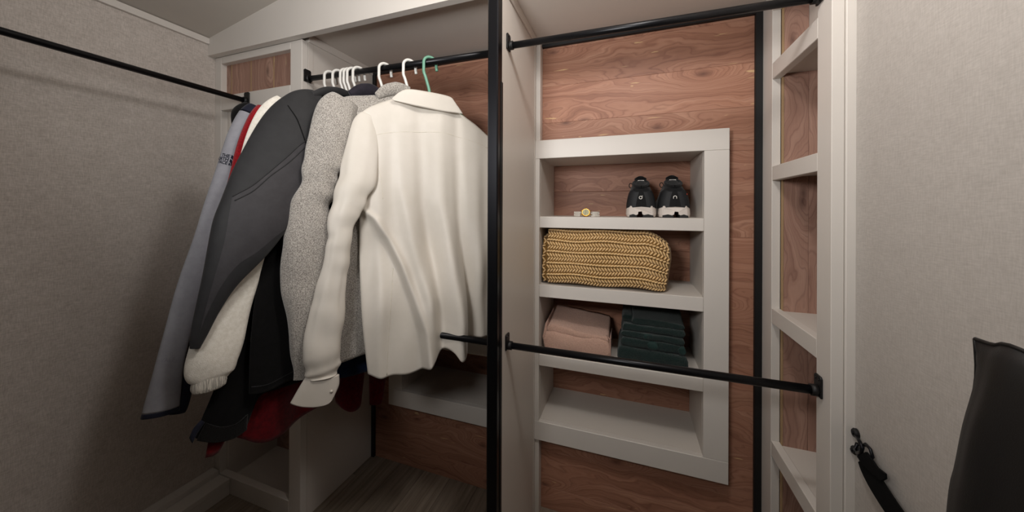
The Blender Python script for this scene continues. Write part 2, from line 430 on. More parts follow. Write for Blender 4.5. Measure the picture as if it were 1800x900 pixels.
# ------------------------------------------------------------------ right cabinet (opening faces left)
rc = thing('shelf_cabinet', 'white open-fronted narrow cabinet with cedar backing beside the right wall', 'cabinet', (XFACE, 1.0, 0))
Y0, Y1, Y2 = 1.175, .9264, .8705
XB = .4174
box('stile', XFACE, XB, Y0, YB-.001, 0, SOF-.001, M_WHITE, rc); box('stile', XFACE, XB, Y2, Y1, 0, SOF-.001, M_WHITE, rc)
box('rail', XFACE, XB, Y1, Y0, 1.735, SOF-.001, M_WHITE, rc)
for z0, z1 in ((1.534, 1.581), (1.2374, 1.2789), (.82, .8635), (.432, .4757), (0, .07)):
    box('shelf_edge', XFACE+.0004, XB, Y1+.0003, Y0-.0003, z0, z1, M_WHITE, rc)
    box('shelf_board', XB, XR+.20, Y1-.02, Y0-.004, z0+.010, z1-.004, M_WHITE2, rc, bev=0)
x = XB+.004
box('cedar_edge', XB+.0002, x-.0003, Y0-.011, Y0-.001, .05, 1.745, M_SAP, rc, bev=.0004)
for w in (.058, .075, .09):
    box('cedar_board', x+.0003, x+w-.0003, Y0-.010, Y0+.002, .05, 1.745, M_CEDZ, rc, bev=.0006); x += w
box('upper_filler', .4785, .50, Y1, Y0-.010, 1.578, 1.735, M_WHITE2, rc, bev=.001)
box('side_trim', XB+.0006, XR+.002, Y2-.004, Y1-.02, 0, SOF+.02, M_WHITE, rc, bev=.0016)
box('inner_panel', XB, XR+.2, Y2+.01, Y1-.02, 0, SOF, M_WHITE2, rc, bev=0)

# ------------------------------------------------------------------ closet rods
M_ROD = plain('black_rod_metal', rgb('#17171a'), .34, .55, .5)
RR = .0095
def rod(label, a, b, plate_axis, pa=True, pb=True, group=None):
    a, b = Vector(a), Vector(b)
    t = thing('closet_rod', label, 'closet rod', (a+b)/2)
    d = (b-a).normalized()
    tube('bar', [a+d*.006, b-d*.006], RR, M_ROD, t, 20)
    for p, s, on in ((a, 1, pa), (b, -1, pb)):
        if not on: continue
        q = p + d*s*.0025
        if plate_axis == 'x':   # plate lies in the YZ plane
            pr = prism('bracket', [(q.y-.014, q.z-.012), (q.y+.014, q.z-.012), (q.y+.014, q.z+.030), (q.y+.010, q.z+.034), (q.y-.010, q.z+.034), (q.y-.014, q.z+.030)], 'x', q.x-.002, q.x+.002, M_BLACKTRIM, t, bev=.0007)
            for zz in (.026,):
                for yy in (-.006, .006): tube('screw', [(q.x-s*.001, q.y+yy, q.z+zz), (q.x+s*.0035, q.y+yy, q.z+zz)], .0022, M_ROD, pr, 8)
        else:
            pr = prism('bracket', [(q.x-.014, q.z-.012), (q.x+.014, q.z-.012), (q.x+.014, q.z+.030), (q.x+.010, q.z+.034), (q.x-.010, q.z+.034), (q.x-.014, q.z+.030)], 'y', q.y-.002, q.y+.002, M_BLACKTRIM, t, bev=.0007)
            for xx in (-.006, .006): tube('screw', [(q.x+xx, q.y-s*.001, q.z+.026), (q.x+xx, q.y+s*.0035, q.z+.026)], .0022, M_ROD, pr, 8)
        tube('socket', [q, q+d*s*.014], RR+.0028, M_BLACKTRIM, t, 20)
    return t
ROD_Y = .912
rod('black closet rod running along the linen-papered left wall', (-1.4149, YC, 1.571), (-1.4149, -.58, 1.571), 'y')
ROD_A, ROD_B = Vector((XC, ROD_Y, 1.629)), Vector((XD0, ROD_Y, 1.612))
rod('black closet rod carrying the clothes hangers', ROD_A, ROD_B, 'x')
rod('upper black closet rod across the right bay near the soffit', (XD1, ROD_Y, 1.6255), (XFACE, ROD_Y, 1.617), 'x')
rod('lower black closet rod in the right bay crossing before the towels', (XD1, ROD_Y, .755), (XFACE, ROD_Y, .7555), 'x')
rod('lower black closet rod behind the white shirt tail', (XC, ROD_Y, .757), (XD0, ROD_Y, .755), 'x')

# ------------------------------------------------------------------ garments
def lerp(a, b, t): return a + (b-a)*t
class Plane:
    """vertical plane a garment hangs in; k runs toward the camera, z up, d out of the cloth"""
    def __init__(s, X0, phi, Y0=ROD_Y):
        s.X0, s.Y0 = X0, Y0; p = math.radians(phi)
        s.e = Vector((-math.sin(p), -math.cos(p), 0)); s.n = Vector((math.cos(p), -math.sin(p), 0)); s.phi = p
    def kz(s, u, v):
        d = ray(u, v); P0 = Vector((s.X0, s.Y0, CAM_H))
        t = (P0-ORG).dot(s.n)/d.dot(s.n); q = ORG + d*t
        return ((q-P0).dot(s.e), q.z)
    def to3(s, k, z, d=0.0): return Vector((s.X0, s.Y0, 0)) + s.e*k + s.n*d + Vector((0, 0, z))
    def px(s, u, v, d=0.0): k, z = s.kz(u, v); return s.to3(k, z, d)
def resample(poly, n):
    pts = catmull(poly, 6*(len(poly)-1)+1)
    L = [0]
    for a, b in zip(pts[:-1], pts[1:]): L.append(L[-1] + math.hypot(b[0]-a[0], b[1]-a[1]))
    out = []; j = 0
    for i in range(n):
        t = L[-1]*i/(n-1)
        while j < len(L)-2 and L[j+1] < t: j += 1
        f = (t-L[j])/max(L[j+1]-L[j], 1e-9); out.append((lerp(pts[j][0], pts[j+1][0], f), lerp(pts[j][1], pts[j+1][1], f)))
    return out
class Panel:
    """pillow-like cloth panel bounded by four pixel curves measured on a plane"""
    def __init__(s, pl, top, bottom, left, right, T=.012, nu=60, nw=80, folds=None, d0=0.0, edge=.5, topramp=.12, raw=False):
        s.pl = pl
        c = lambda P, n: resample(P if raw else [pl.kz(*p) for p in P], n)
        t, b, l, r = c(top, nu), c(bottom, nu), c(left, nw), c(right, nw)
        s.nu, s.nw = nu, nw; s.G = []
        for j in range(nw):
            w = j/(nw-1); row = []
            for i in range(nu):
                u = i/(nu-1); q = []
                for a in (0, 1):
                    q.append((1-w)*t[i][a] + w*b[i][a] + (1-u)*l[j][a] + u*r[j][a]
                             - ((1-u)*(1-w)*t[0][a] + u*(1-w)*t[-1][a] + (1-u)*w*b[0][a] + u*w*b[-1][a]))
                th = T*max(0, 4*u*(1-u))**edge*min(1, (w/topramp)**.5 if topramp else 1)
                f = folds(q[0], q[1], u, w) if folds else 0.0
                row.append((q[0], q[1], d0+f, th))
            s.G.append(row)
    def build(s, name, mat, parent, thick_bottom=True, **kw):
        nu, nw, pl = s.nu, s.nw, s.pl; V = []; Fc = []
        for sg in (1, -1):
            for row in s.G:
                for k, z, d, th in row: V.append(pl.to3(k, z, d + sg*(th+.0008)))
        N = nu*nw
        for j in range(nw-1):
            for i in range(nu-1):
                a = j*nu+i; Fc.append((a, a+1, a+nu+1, a+nu)); Fc.append((N+a, N+a+nu, N+a+nu+1, N+a+1))
        ring = [i for i in range(nu)] + [j*nu+nu-1 for j in range(1, nw)] + [(nw-1)*nu+i for i in range(nu-2, -1, -1)] + [j*nu for j in range(nw-2, 0, -1)]
        for a, b in zip(ring, ring[1:]+ring[:1]): Fc.append((a, b, N+b, N+a))
        return fix_normals(mesh_obj(name, V, Fc, mat, parent, True, **kw))
    def surf(s, u, v, lift=.001):
        k, z = s.pl.kz(u, v); best = None
        for row in s.G:
            for p in row:
                e = (p[0]-k)**2 + (p[1]-z)**2
                if best is None or e < best[0]: best = (e, p)
        p = best[1]; return s.pl.to3(k, z, p[2]+p[3]+lift)
def view_frame(C):
    n = len(C); Ax = []
    for i in range(n):
        T = (C[min(i+1, n-1)]-C[max(i-1, 0)]).normalized(); vd = (C[i]-ORG).normalized()
        A = T.cross(vd).normalized(); B = A.cross(T).normalized(); Ax.append((T, A, B))
    for i in range(1, n):
        if Ax[i][1].dot(Ax[i-1][1]) < 0: Ax[i] = (Ax[i][0], -Ax[i][1], -Ax[i][2])
    return Ax
class Sleeve:
    """tapering cloth tube; pts: (u, v, width_px, offset d, flatness)"""
    def __init__(s, pl, pts, n=70, seg=40, wr=.06, seed=0, creases=(), dg=()):
        P = catmull(pts, n); s.n, s.seg = n, seg
        C = [pl.px(p[0], p[1], p[3]) for p in P]
        R = [max(p[2], 2)/2*depth(c)/F_PX for p, c in zip(P, C)]; FL = [p[4] for p in P]
        fr = view_frame(C); s.V = []
        for i in range(n):
            T, A, B = fr[i]; w = i/(n-1)
            for j in range(seg):
                th = 2*PI*j/seg
                q = Vector((math.cos(th)*1.3, math.sin(th)*1.3, w*6.0 + seed*7.3))
                r = 1 + wr*mnoise.noise(q*1.1)*1.6 + wr*.7*math.sin(w*34 + 2.3*math.sin(th+seed) + seed)*max(0, mnoise.noise(Vector((w*5, th, seed)))+.3)
                for (wc, wd, am, tc) in creases:
                    r -= am*math.exp(-((w-wc)/wd)**2)*max(0, math.cos(th-tc))
                for (wc, wd, am, fq, sl_) in dg:
                    r += am*math.sin((w-wc)*fq + sl_*math.sin(th-4.71))*math.exp(-((w-wc)/wd)**2)
                s.V.append(C[i] + A*(math.cos(th)*R[i]*r) + B*(math.sin(th)*R[i]*FL[i]*r))
        s.C, s.fr, s.R = C, fr, R
    def faces(s, i0=0, i1=None):
        i1 = s.n-1 if i1 is None else i1; n, seg = s.n, s.seg
        Fc = [(i*seg+j, i*seg+(j+1) % seg, (i+1)*seg+(j+1) % seg, (i+1)*seg+j) for i in range(i0, i1) for j in range(seg)]
        Fc.append(tuple(i0*seg+j for j in range(seg))[::-1]); Fc.append(tuple(i1*seg+j for j in range(seg)))
        return Fc
    def build(s, name, mat, parent, w0=0.0, w1=1.0, **kw):
        i0, i1 = int(w0*(s.n-1)), int(w1*(s.n-1))
        V = s.V[i0*s.seg:(i1+1)*s.seg]; m = i1-i0+1; seg = s.seg
        Fc = [(i*seg+j, i*seg+(j+1) % seg, (i+1)*seg+(j+1) % seg, (i+1)*seg+j) for i in range(m-1) for j in range(seg)]
        Fc.append(tuple(range(seg))[::-1]); Fc.append(tuple((m-1)*seg+j for j in range(seg)))
        return fix_normals(mesh_obj(name, V, Fc, mat, parent, True, **kw))
    def at(s, w, th, lift=0.0):
        """surface point; th = angle around, pi/2-ish faces away, -pi/2 faces the viewer"""
        fi = w*(s.n-1); i = min(int(fi), s.n-2); f = fi-i; fj = (th % (2*PI))/(2*PI)*s.seg; j = int(fj) % s.seg; g = fj-int(fj); j2 = (j+1) % s.seg
        a = s.V[i*s.seg+j].lerp(s.V[i*s.seg+j2], g); b = s.V[(i+1)*s.seg+j].lerp(s.V[(i+1)*s.seg+j2], g)
        p = a.lerp(b, f); c = s.C[i].lerp(s.C[i+1], f); return p + (p-c).normalized()*lift
def seam(name, panel, pts, mat, parent, r=.0011, n=40, lift=.0004):
    C = [panel.surf(u, v, lift) for u, v in resample(pts, n)]
    return tube(name, C, r, mat, parent, 6)
def seam_sleeve(name, sl, wths, mat, parent, r=.0011, n=40):
    C = [sl.at(w, th, .0003) for w, th in resample(wths, n)]
    return tube(name, C, r, mat, parent, 6)
def gauss(x): return math.exp(-x*x)
def sstep(x): x = max(0, min(1, x*.5+.5)); return x*x*(3-2*x)
def line_at(pl, pts):
    """curve k(z) through pixel points"""
    P = sorted([pl.kz(*p) for p in pts], key=lambda q: q[1])
    def f(z):
        if z <= P[0][1]: return P[0][0]
        if z >= P[-1][1]: return P[-1][0]
        for a, b in zip(P[:-1], P[1:]):
            if a[1] <= z <= b[1]: return lerp(a[0], b[0], (z-a[1])/max(b[1]-a[1], 1e-9))
    f.z0, f.z1 = P[0][1], P[-1][1]
    return f

# hangers --------------------------------------------------------------
def rod_point(u, v=110):
    d = ray(u, v); t = ROD_Y/d.y; X = d.x*t
    f = (X-ROD_A.x)/(ROD_B.x-ROD_A.x); return Vector((X, ROD_Y, lerp(ROD_A.z, ROD_B.z, f)))
def hanger(u, phi, mat, label, hw=.165, hphi=None):
    p = rod_point(u); zt = p.z + RR + .0052
    t = thing('clothes_hanger', label, 'hanger', (p.x, p.y, zt), 'hangers on the closet rod')
    pl = Plane(p.x, hphi if hphi is not None else phi)
    R0 = .020; C = []
    zc = zt - R0
    C.append(pl.to3(-R0*1.12, zc-.020)); C.append(pl.to3(-R0*1.02, zc-.009))
    for i in range(13):
        a = PI - PI*i/12; C.append(pl.to3(R0*math.cos(a), zc+R0*math.sin(a)))
    C += [pl.to3(R0, zc-.012), pl.to3(R0*1.0, zc-.030), pl.to3(R0*.75, zc-.043), pl.to3(R0*.45, zc-.062), pl.to3(R0*.12, zc-.085), pl.to3(0, zc-.108)]
    C = [Vector(c) for c in catmull([tuple(c) for c in C], 44)]
    tube('hook', C, .0047, mat, t, 10)
    pb = Plane(p.x, phi); zs = zc-.104
    B = [(0, zs), (hw*.35, zs-.022), (hw*.8, zs-.066), (hw, zs-.095), (hw*.97, zs-.108), (hw*.85, zs-.110), (0, zs-.110), (-hw*.85, zs-.110), (-hw*.97, zs-.108), (-hw, zs-.095), (-hw*.8, zs-.066), (-hw*.35, zs-.022), (0, zs)]
    fr_ = tube('shoulder_frame', [pb.to3(*q) for q in catmull(B, 60)], .0047, mat, t, 8, caps=False)
    tube('yoke_web', [pb.to3(-.022, zs-.020), pb.to3(0, zs-.004), pb.to3(.022, zs-.020)], .0038, mat, t, 8)
    return t, p

# fabrics
M_SHIRT = fabric('ivory_satin', rgb('#dcd5cb'), rgb('#d7d0c5'), .46, .12, 1600, .14, 8, .40, 5.0, 13)
M_SEAM = fabric('ivory_seam', rgb('#ddd6c8'), None, .7, .1)
M_GREYF = fabric('heather_fleece', rgb('#c9c3bb'), rgb('#77716b'), .95, .5, 500, .7, 420, .1)
M_CHAR = fabric('charcoal_softshell', rgb('#39373a'), rgb('#333134'), .62, .1, 1300, .12, 40, .35, .0)
M_CHARD = fabric('dark_charcoal_softshell', rgb('#29292b'), rgb('#242426'), .62, .1, 1300, .12, 40, .35, .0)
M_BLK = fabric('black_fleece', rgb('#0e0d0e'), rgb('#090909'), .9, .1, 700, .3, 80, .15)
M_CREAM = fabric('cream_fleece', rgb('#eee9df'), rgb('#e2dcd0'), .95, .3, 500, .5, 120, .1, .5, 30)
M_RED = ribbed('red_rib_knit', rgb('#a51520'))
M_BURG = fabric('burgundy_wool', rgb('#6d0d16'), rgb('#560a12'), .9, .2, 600, .3, 90, .12)
M_MAROON = M_BURG
M_GREYB = fabric('pale_grey_softshell', rgb('#98989f'), rgb('#909097'), .7, .1, 1200, .12, 50, .3)
M_NAVY = fabric('navy_softshell', rgb('#191c2d'), rgb('#141726'), .75, .1, 1200, .15, 50, .25)
M_BLUE = fabric('blue_cotton', rgb('#172a49'), rgb('#13233e'), .85, .1, 900, .2, 60, .2)
M_PURP = fabric('dark_plum_fabric', rgb('#2b2730'), rgb('#232028'), .8, .1, 900, .2, 60, .2)

# 1 navy jacket with pale grey sleeve (leftmost)
_, p = hanger(581, 7, M_PLAST, 'leftmost white plastic hanger on the clothes rod, nearest the cabinet side', hphi=22)
pl = Plane(p.x, 7)
t = thing('jacket', 'navy jacket with long pale grey sleeve hanging leftmost by the papered wall', 'jacket', (p.x, p.y, .6), 'garments on the closet rod')
body = Panel(pl, [(448, 193), (470, 184), (540, 172), (600, 178), (650, 205)], [(360, 640), (420, 650), (500, 640), (580, 610), (640, 590)], [(448, 193), (430, 280), (405, 400), (380, 520), (360, 640)], [(650, 205), (655, 300), (650, 420), (645, 500), (640, 590)], T=.006)
body.build('body', M_NAVY, t)
sl = Sleeve(pl, [(452, 192, 30, .004, .7), (442, 206, 38, .002, .7), (425, 236, 36, 0, .6), (406, 285, 33, 0, .55), (390, 335, 34, 0, .5), (371, 400, 37, 0, .5), (342, 485, 37, 0, .5), (320, 560, 36, 0, .5), (300, 635, 38, 0, .5), (287, 700, 44, 0, .5), (283, 728, 47, 0, .5)], wr=.035, seed=1, n=90)
sl.build('sleeve', M_GREYB, t, 0.10, .965)
sl.build('shoulder', M_NAVY, t, 0.0, .105)
sl.build('cuff', M_NAVY, t, .965, 1.0)
# navy under-stripe behind the sleeve
us = Sleeve(pl, [(398, 350, 10, -.012, .8), (382, 420, 16, -.012, .7), (360, 505, 20, -.012, .7), (342, 580, 26, -.010, .6), (329, 650, 30, -.008, .6), (314, 708, 32, -.006, .6), (308, 727, 30, -.006, .6)], wr=.03, seed=2)
us.build('under_sleeve', M_NAVY, t)
bs = Sleeve(pl, [(452, 187, 24, -.030, .7), (436, 200, 30, -.030, .7), (430, 225, 20, -.03, .6), (420, 255, 10, -.03, .6)], wr=.02, seed=3)
bs.build('back_shoulder', M_BLK, t)
def wrap_text(lines, sl, w0, dw, th0, dth, mat, parent, name, align='RIGHT', bold=.02):
    """lettering laid on the sleeve: text x -> around the sleeve, text y -> along it"""
    c = bpy.data.curves.new(name, 'FONT'); c.body = '\n'.join(lines); c.align_x = align; c.size = 1.0; c.space_line = .8; c.offset = bold; c.resolution_u = 3
    tmp = bpy.data.objects.new(name, c); COL.objects.link(tmp)
    me = bpy.data.meshes.new_from_object(tmp); bpy.data.objects.remove(tmp)
    bm = bmesh.new(); bm.from_mesh(me); bmesh.ops.triangulate(bm, faces=bm.faces)
    bmesh.ops.subdivide_edges(bm, edges=[e for e in bm.edges if e.calc_length() > .25], cuts=1)
    V = [sl.at(w0 - v.co.y*dw, th0 + v.co.x*dth, .0007) for v in bm.verts]; bm.verts.index_update()
    Fc = [tuple(v.index for v in f.verts) for f in bm.faces]; bm.free()
    return mesh_obj(name, V, Fc, mat, parent)
def facing(sl, w):
    """angle on the tube that faces the viewer, and direction (+/-) of screen-right"""
    best = min((((sl.at(w, a*.1)-ORG).length, a*.1) for a in range(63)))
    th = best[1]; q1 = sl.at(w, th+.3); q0 = sl.at(w, th-.3)
    s = 1 if (q1-q0).dot(Vector((CYW, SYW, 0))) > 0 else -1
    return th, s
def w_at_v(sl, v):
    best = None
    for i, c in enumerate(sl.C):
        d_ = depth(c); vv = CY - (c.z-CAM_H)/d_*F_PX
        if best is None or abs(vv-v) < best[0]: best = (abs(vv-v), i/(sl.n-1))
    return best[1]
wl = w_at_v(sl, 281); th, sg = facing(sl, wl)
wrap_text(['THE', 'NORTH', 'FACE'], sl, wl, .0145, th-sg*.10, sg*.42, M_NAVY, t, 'lettering', 'RIGHT', .03)
# half-dome emblem right of the lettering
Vd, Fd = [], []
for j, (r0, r1) in enumerate(((.0, .26), (.34, .62), (.70, 1.0))):
    for a in range(9):
        an = PI/2*a/8
        for r in (r0, r1):
            Vd.append(sl.at(wl - .0145*.75 + .0145*2.4*(1-r*math.sin(an)), th+sg*(-.02 + .50*r*math.cos(an)), .0007))
    b = j*18
    for a in range(8): Fd.append((b+a*2, b+a*2+1, b+a*2+3, b+a*2+2))
mesh_obj('emblem', Vd, Fd, M_NAVY, t)
wl2 = w_at_v(sl, 634); th2, sg2 = facing(sl, wl2)
wrap_text(['VALE'], sl, wl2, .015, th2-sg2*.2, sg2*.42, plain('embossed_grey', rgb('#83838d'), .5), t, 'embossed_lettering', 'CENTER', 0)

# 2 red rib sweater
_, p = hanger(595.5, 7, M_PLAST, 'second white plastic hanger from the left on the clothes rod', hphi=22)
pl = Plane(p.x, 7)
t = thing('sweater', 'bright red rib-knit sweater squeezed between grey sleeve and dark jackets', 'sweater', (p.x, p.y, .7), 'garments on the closet rod')
Panel(pl, [(462, 195), (480, 186), (540, 176), (600, 182), (650, 205)], [(400, 620), (450, 635), (500, 630), (580, 605), (635, 590)], [(462, 195), (445, 280), (425, 400), (410, 520), (400, 620)], [(650, 205), (655, 300), (650, 420), (642, 500), (635, 590)], T=.006).build('body', M_RED, t)
sl = Sleeve(pl, [(468, 194, 30, .004, .6), (455, 215, 36, .006, .6), (438, 258, 36, .006, .6), (424, 305, 34, .006, .6), (412, 355, 33, .006, .6), (398, 420, 33, .006, .6), (386, 490, 32, .006, .6), (374, 560, 30, .006, .6), (366, 600, 28, .006, .6)], wr=.03, seed=4)
sl.build('sleeve', M_RED, t)

# 3 long burgundy coat
_, p = hanger(609, 7, M_PLAST, 'white plastic hanger in the clustered hooks, left one of the touching pair', hphi=24)
pl = Plane(p.x, 7)
t = thing('coat', 'long burgundy wool coat whose wavy hem hangs lowest of the clothes', 'coat', (p.x, p.y, .45), 'garments on the closet rod')
def fb(k, z, u, w): return .012*w*math.sin(u*21+1.2)
Panel(pl, [(468, 193), (485, 186), (545, 177), (600, 182), (655, 205)], [(357, 802), (378, 793), (400, 768), (426, 772), (455, 776), (500, 756), (545, 722), (572, 700), (590, 694), (598, 712), (612, 723), (628, 712), (634, 690)], [(468, 193), (450, 330), (425, 480), (385, 660), (357, 802)], [(655, 205), (660, 330), (655, 470), (645, 600), (634, 690)], T=.008, folds=fb, nu=110).build('body', M_BURG, t)
Sleeve(pl, [(474, 196, 28, .004, .5), (464, 225, 30, .004, .5), (452, 270, 28, .004, .5), (438, 330, 28, .004, .5), (420, 420, 28, .004, .5), (405, 520, 26, .004, .5), (395, 600, 24, .004, .5)], wr=.03, seed=5).build('sleeve', M_BURG, t, label='near burgundy sleeve')
Sleeve(pl, [(652, 215, 34, -.004, .5), (664, 320, 34, -.012, .5), (668, 450, 32, -.016, .5), (670, 560, 30, -.018, .5), (671, 640, 28, -.018, .5), (668, 690, 24, -.018, .5), (666, 712, 20, -.018, .5)], wr=.05, seed=6).build('sleeve', M_BURG, t)

# 4 long black fleece coat
_, p = hanger(615, 7, M_PLAST, 'white plastic hanger in the clustered hooks, right one of the touching pair', hphi=24)
pl = Plane(p.x, 7)
t = thing('coat', 'long black fleece coat with knitted hem below the cream sleeve cuff', 'coat', (p.x, p.y, .5), 'garments on the closet rod')
pan = Panel(pl, [(480, 193), (492, 186), (550, 174), (605, 180), (655, 205)], [(342, 770), (372, 773), (405, 766), (428, 752), (441, 722), (454, 692), (480, 680), (540, 662), (600, 650), (640, 640)], [(480, 193), (465, 330), (430, 480), (405, 590), (378, 680), (352, 742), (342, 770)], [(655, 205), (660, 330), (655, 470), (648, 560), (640, 645)], T=.010, folds=lambda k, z, u, w: .004*w*math.sin(u*17))
pan.build('body', M_BLK, t)
Panel(pl, [(358, 741), (385, 748), (412, 742), (432, 726)], [(342, 772), (372, 775), (405, 768), (430, 753)], [(358, 741), (350, 756), (342, 772)], [(432, 726), (431, 740), (430, 753)], T=.004, d0=.011, nu=24, nw=10, topramp=0).build('knit_hem', ribbed('black_rib', rgb('#131212'), (500, 500, 500)), t)
Panel(pl, [(352, 737), (358, 741)], [(331, 768), (336, 778)], [(352, 737), (338, 752), (331, 768)], [(358, 741), (345, 760), (336, 778)], T=.004, d0=.006, nu=10, nw=14, topramp=0).build('pull_tab', M_NAVY, t)

# 5 cream fleece sweatshirt
_, p = hanger(621, 7, M_PLAST, 'white plastic hanger in the clustered hooks, second from their right end', hphi=24)
pl = Plane(p.x, 7)
t = thing('sweatshirt', 'cream fleece sweatshirt whose gathered cuff hangs below the charcoal sleeve', 'sweatshirt', (p.x, p.y, .7), 'garments on the closet rod')
Panel(pl, [(492, 190), (505, 183), (555, 172), (605, 178), (655, 205)], [(440, 600), (470, 610), (520, 605), (580, 595), (640, 585)], [(492, 190), (480, 300), (465, 420), (450, 520), (440, 600)], [(655, 205), (660, 300), (655, 420), (648, 500), (640, 585)], T=.008).build('body', M_CREAM, t)
sl = Sleeve(pl, [(506, 184, 44, .000, .3), (488, 205, 56, .000, .3), (472, 250, 62, .000, .25), (455, 320, 66, .000, .25), (436, 400, 70, .000, .25), (418, 470, 72, .000, .3), (400, 530, 72, .004, .4), (383, 585, 72, .010, .5), (369, 630, 72, .012, .55), (364, 652, 68, .012, .55), (363, 664, 54, .012, .55)], wr=.05, seed=7, n=90)
sl.build('sleeve', M_CREAM, t)
cf = Sleeve(pl, [(364, 655, 46, .016, .6), (362, 668, 48, .016, .6), (361, 678, 46, .016, .6), (361, 682, 38, .016, .6)], wr=.02, seed=8, n=16)
cf.build('cuff', ribbed('cream_rib', rgb('#e6e0d5'), (500, 500, 20)), t)

# 6 charcoal softshell jacket
_, p = hanger(631, 7, M_PLAST, 'white plastic hanger in the clustered hooks, rightmost of that cluster', hphi=24)
pl = Plane(p.x, 7)
t = thing('jacket', 'charcoal softshell jacket with broad raglan sleeve and curved piping seam', 'jacket', (p.x, p.y, .7), 'garments on the closet rod')
pan = Panel(pl, [(520, 185), (540, 170), (560, 162), (590, 161), (625, 166), (668, 180), (700, 200)], [(437, 692), (460, 688), (490, 676), (525, 660), (570, 645), (610, 635), (650, 625)], [(520, 185), (500, 280), (480, 400), (452, 500), (440, 600), (437, 692)], [(700, 200), (700, 300), (690, 420), (670, 520), (650, 625)], T=.012, folds=lambda k, z, u, w: .005*w*math.sin(u*15+.5))
pan.build('body', M_BLK, t)
seam('hem_seam', pan, [(440, 679), (465, 674), (495, 661), (525, 646)], M_CHARD, t, .0012)
sl = Sleeve(pl, [(560, 172, 34, .008, .30), (540, 192, 76, .012, .30), (518, 232, 104, .016, .32), (491, 284, 112, .020, .32), (462, 336, 112, .022, .33), (436, 386, 104, .024, .34), (414, 430, 88, .022, .36), (383, 490, 54, .016, .4), (361, 545, 34, .010, .45), (347, 590, 22, .006, .5), (341, 612, 14, .004, .5)], wr=.03, seed=9, n=100, seg=56)
sl.build('sleeve', M_CHARD, t)
# lighter lower sleeve panel, laid over the sleeve between the piping and its lower edge
def px_on_sleeve(sl, u, v):
    best = None; d = ray(u, v)
    for i in range(sl.n):
        for j in range(sl.seg):
            q = sl.V[i*sl.seg+j]; r = q-ORG; dp = r.length
            e = (r.normalized()-d.normalized()).length*1000 + (2.0*(dp-sl.C[i].length) if 0 else 0)
            out = (q-sl.C[i]).dot((ORG-sl.C[i]).normalized())
            if out < 0: continue
            if best is None or e < best[0]: best = (e, i, j)
    return best[1]/(sl.n-1), best[2]*2*PI/sl.seg
pa = [(556, 234), (528, 254), (500, 282), (473, 306), (440, 328), (411, 345)]
pb = [(545, 330), (520, 385), (489, 410), (452, 440), (402, 482), (350, 590)]
def fill_patch(name, sl, A, B, mat, parent, na=26, nb=14, lift=.0012):
    a = [px_on_sleeve(sl, *q) for q in A]; b = [px_on_sleeve(sl, *q) for q in B]
    # keep the angles on one branch
    ref = a[0][1]
    fixa = lambda L: [(w, th + 2*PI*round((ref-th)/(2*PI))) for w, th in L]
    a, b = resample(fixa(a), na), resample(fixa(b), na); V = []; Fc = []
    for i in range(na):
        for j in range(nb):
            f = j/(nb-1); V.append(sl.at(lerp(a[i][0], b[i][0], f), lerp(a[i][1], b[i][1], f), lift))
    for i in range(na-1):
        for j in range(nb-1): Fc.append((i*nb+j, i*nb+j+1, (i+1)*nb+j+1, (i+1)*nb+j))
    o = mesh_obj(name, V, Fc, mat, parent, True)
    return fix_normals(o), [sl.at(w, th, lift) for w, th in a]
fill_patch('lower_sleeve_panel', sl, pa, pb, M_CHAR, t)
def pipe(name, sl, P, mat, parent, r=.0016):
    ab = [px_on_sleeve(sl, *q) for q in P]; ref = ab[0][1]; ab = [(w, th+2*PI*round((ref-th)/(2*PI))) for w, th in ab]
    return tube(name, [sl.at(w, th, .0012) for w, th in resample(ab, 40)], r, mat, parent, 6)
pipe('piping', sl, pa, M_CHARD, t); pipe('piping', sl, [(q[0]+3, q[1]+6) for q in pa], M_CHARD, t)
pipe('shoulder_seam', sl, [(506, 186), (522, 206), (532, 232), (538, 262)], M_BLK, t, .0014)
Sleeve(pl, [(545, 168, 10, .012, .6), (568, 161, 14, .012, .6), (592, 162, 14, .010, .6), (612, 166, 8, .008, .6)], wr=.02, n=30, seg=16).build('collar', M_CHARD, t)

# 7 blue shirt with dark plum collar
_, p = hanger(677, 30, M_PLAST, 'white plastic hanger just right of the hook cluster, over the plum collar', hphi=30)
pl = Plane(p.x, 30)
t = thing('shirt', 'blue shirt with dark plum collar hidden behind the grey fleece', 'shirt', (p.x, p.y, .7), 'garments on the closet rod')
Panel(pl, [(590, 195), (610, 180), (630, 168), (655, 163), (690, 172), (730, 200)], [(590, 665), (610, 661), (640, 652), (670, 645), (700, 640)], [(590, 195), (600, 320), (600, 450), (595, 560), (590, 665)], [(730, 200), (735, 320), (730, 430), (715, 540), (700, 640)], T=.010).build('body', M_BLUE, t)
Sleeve(pl, [(616, 168, 16, .004, .6), (634, 160, 22, .004, .6), (652, 160, 22, .004, .6), (668, 168, 16, .004, .6)], wr=.02, n=30, seg=20).build('collar', M_PURP, t)

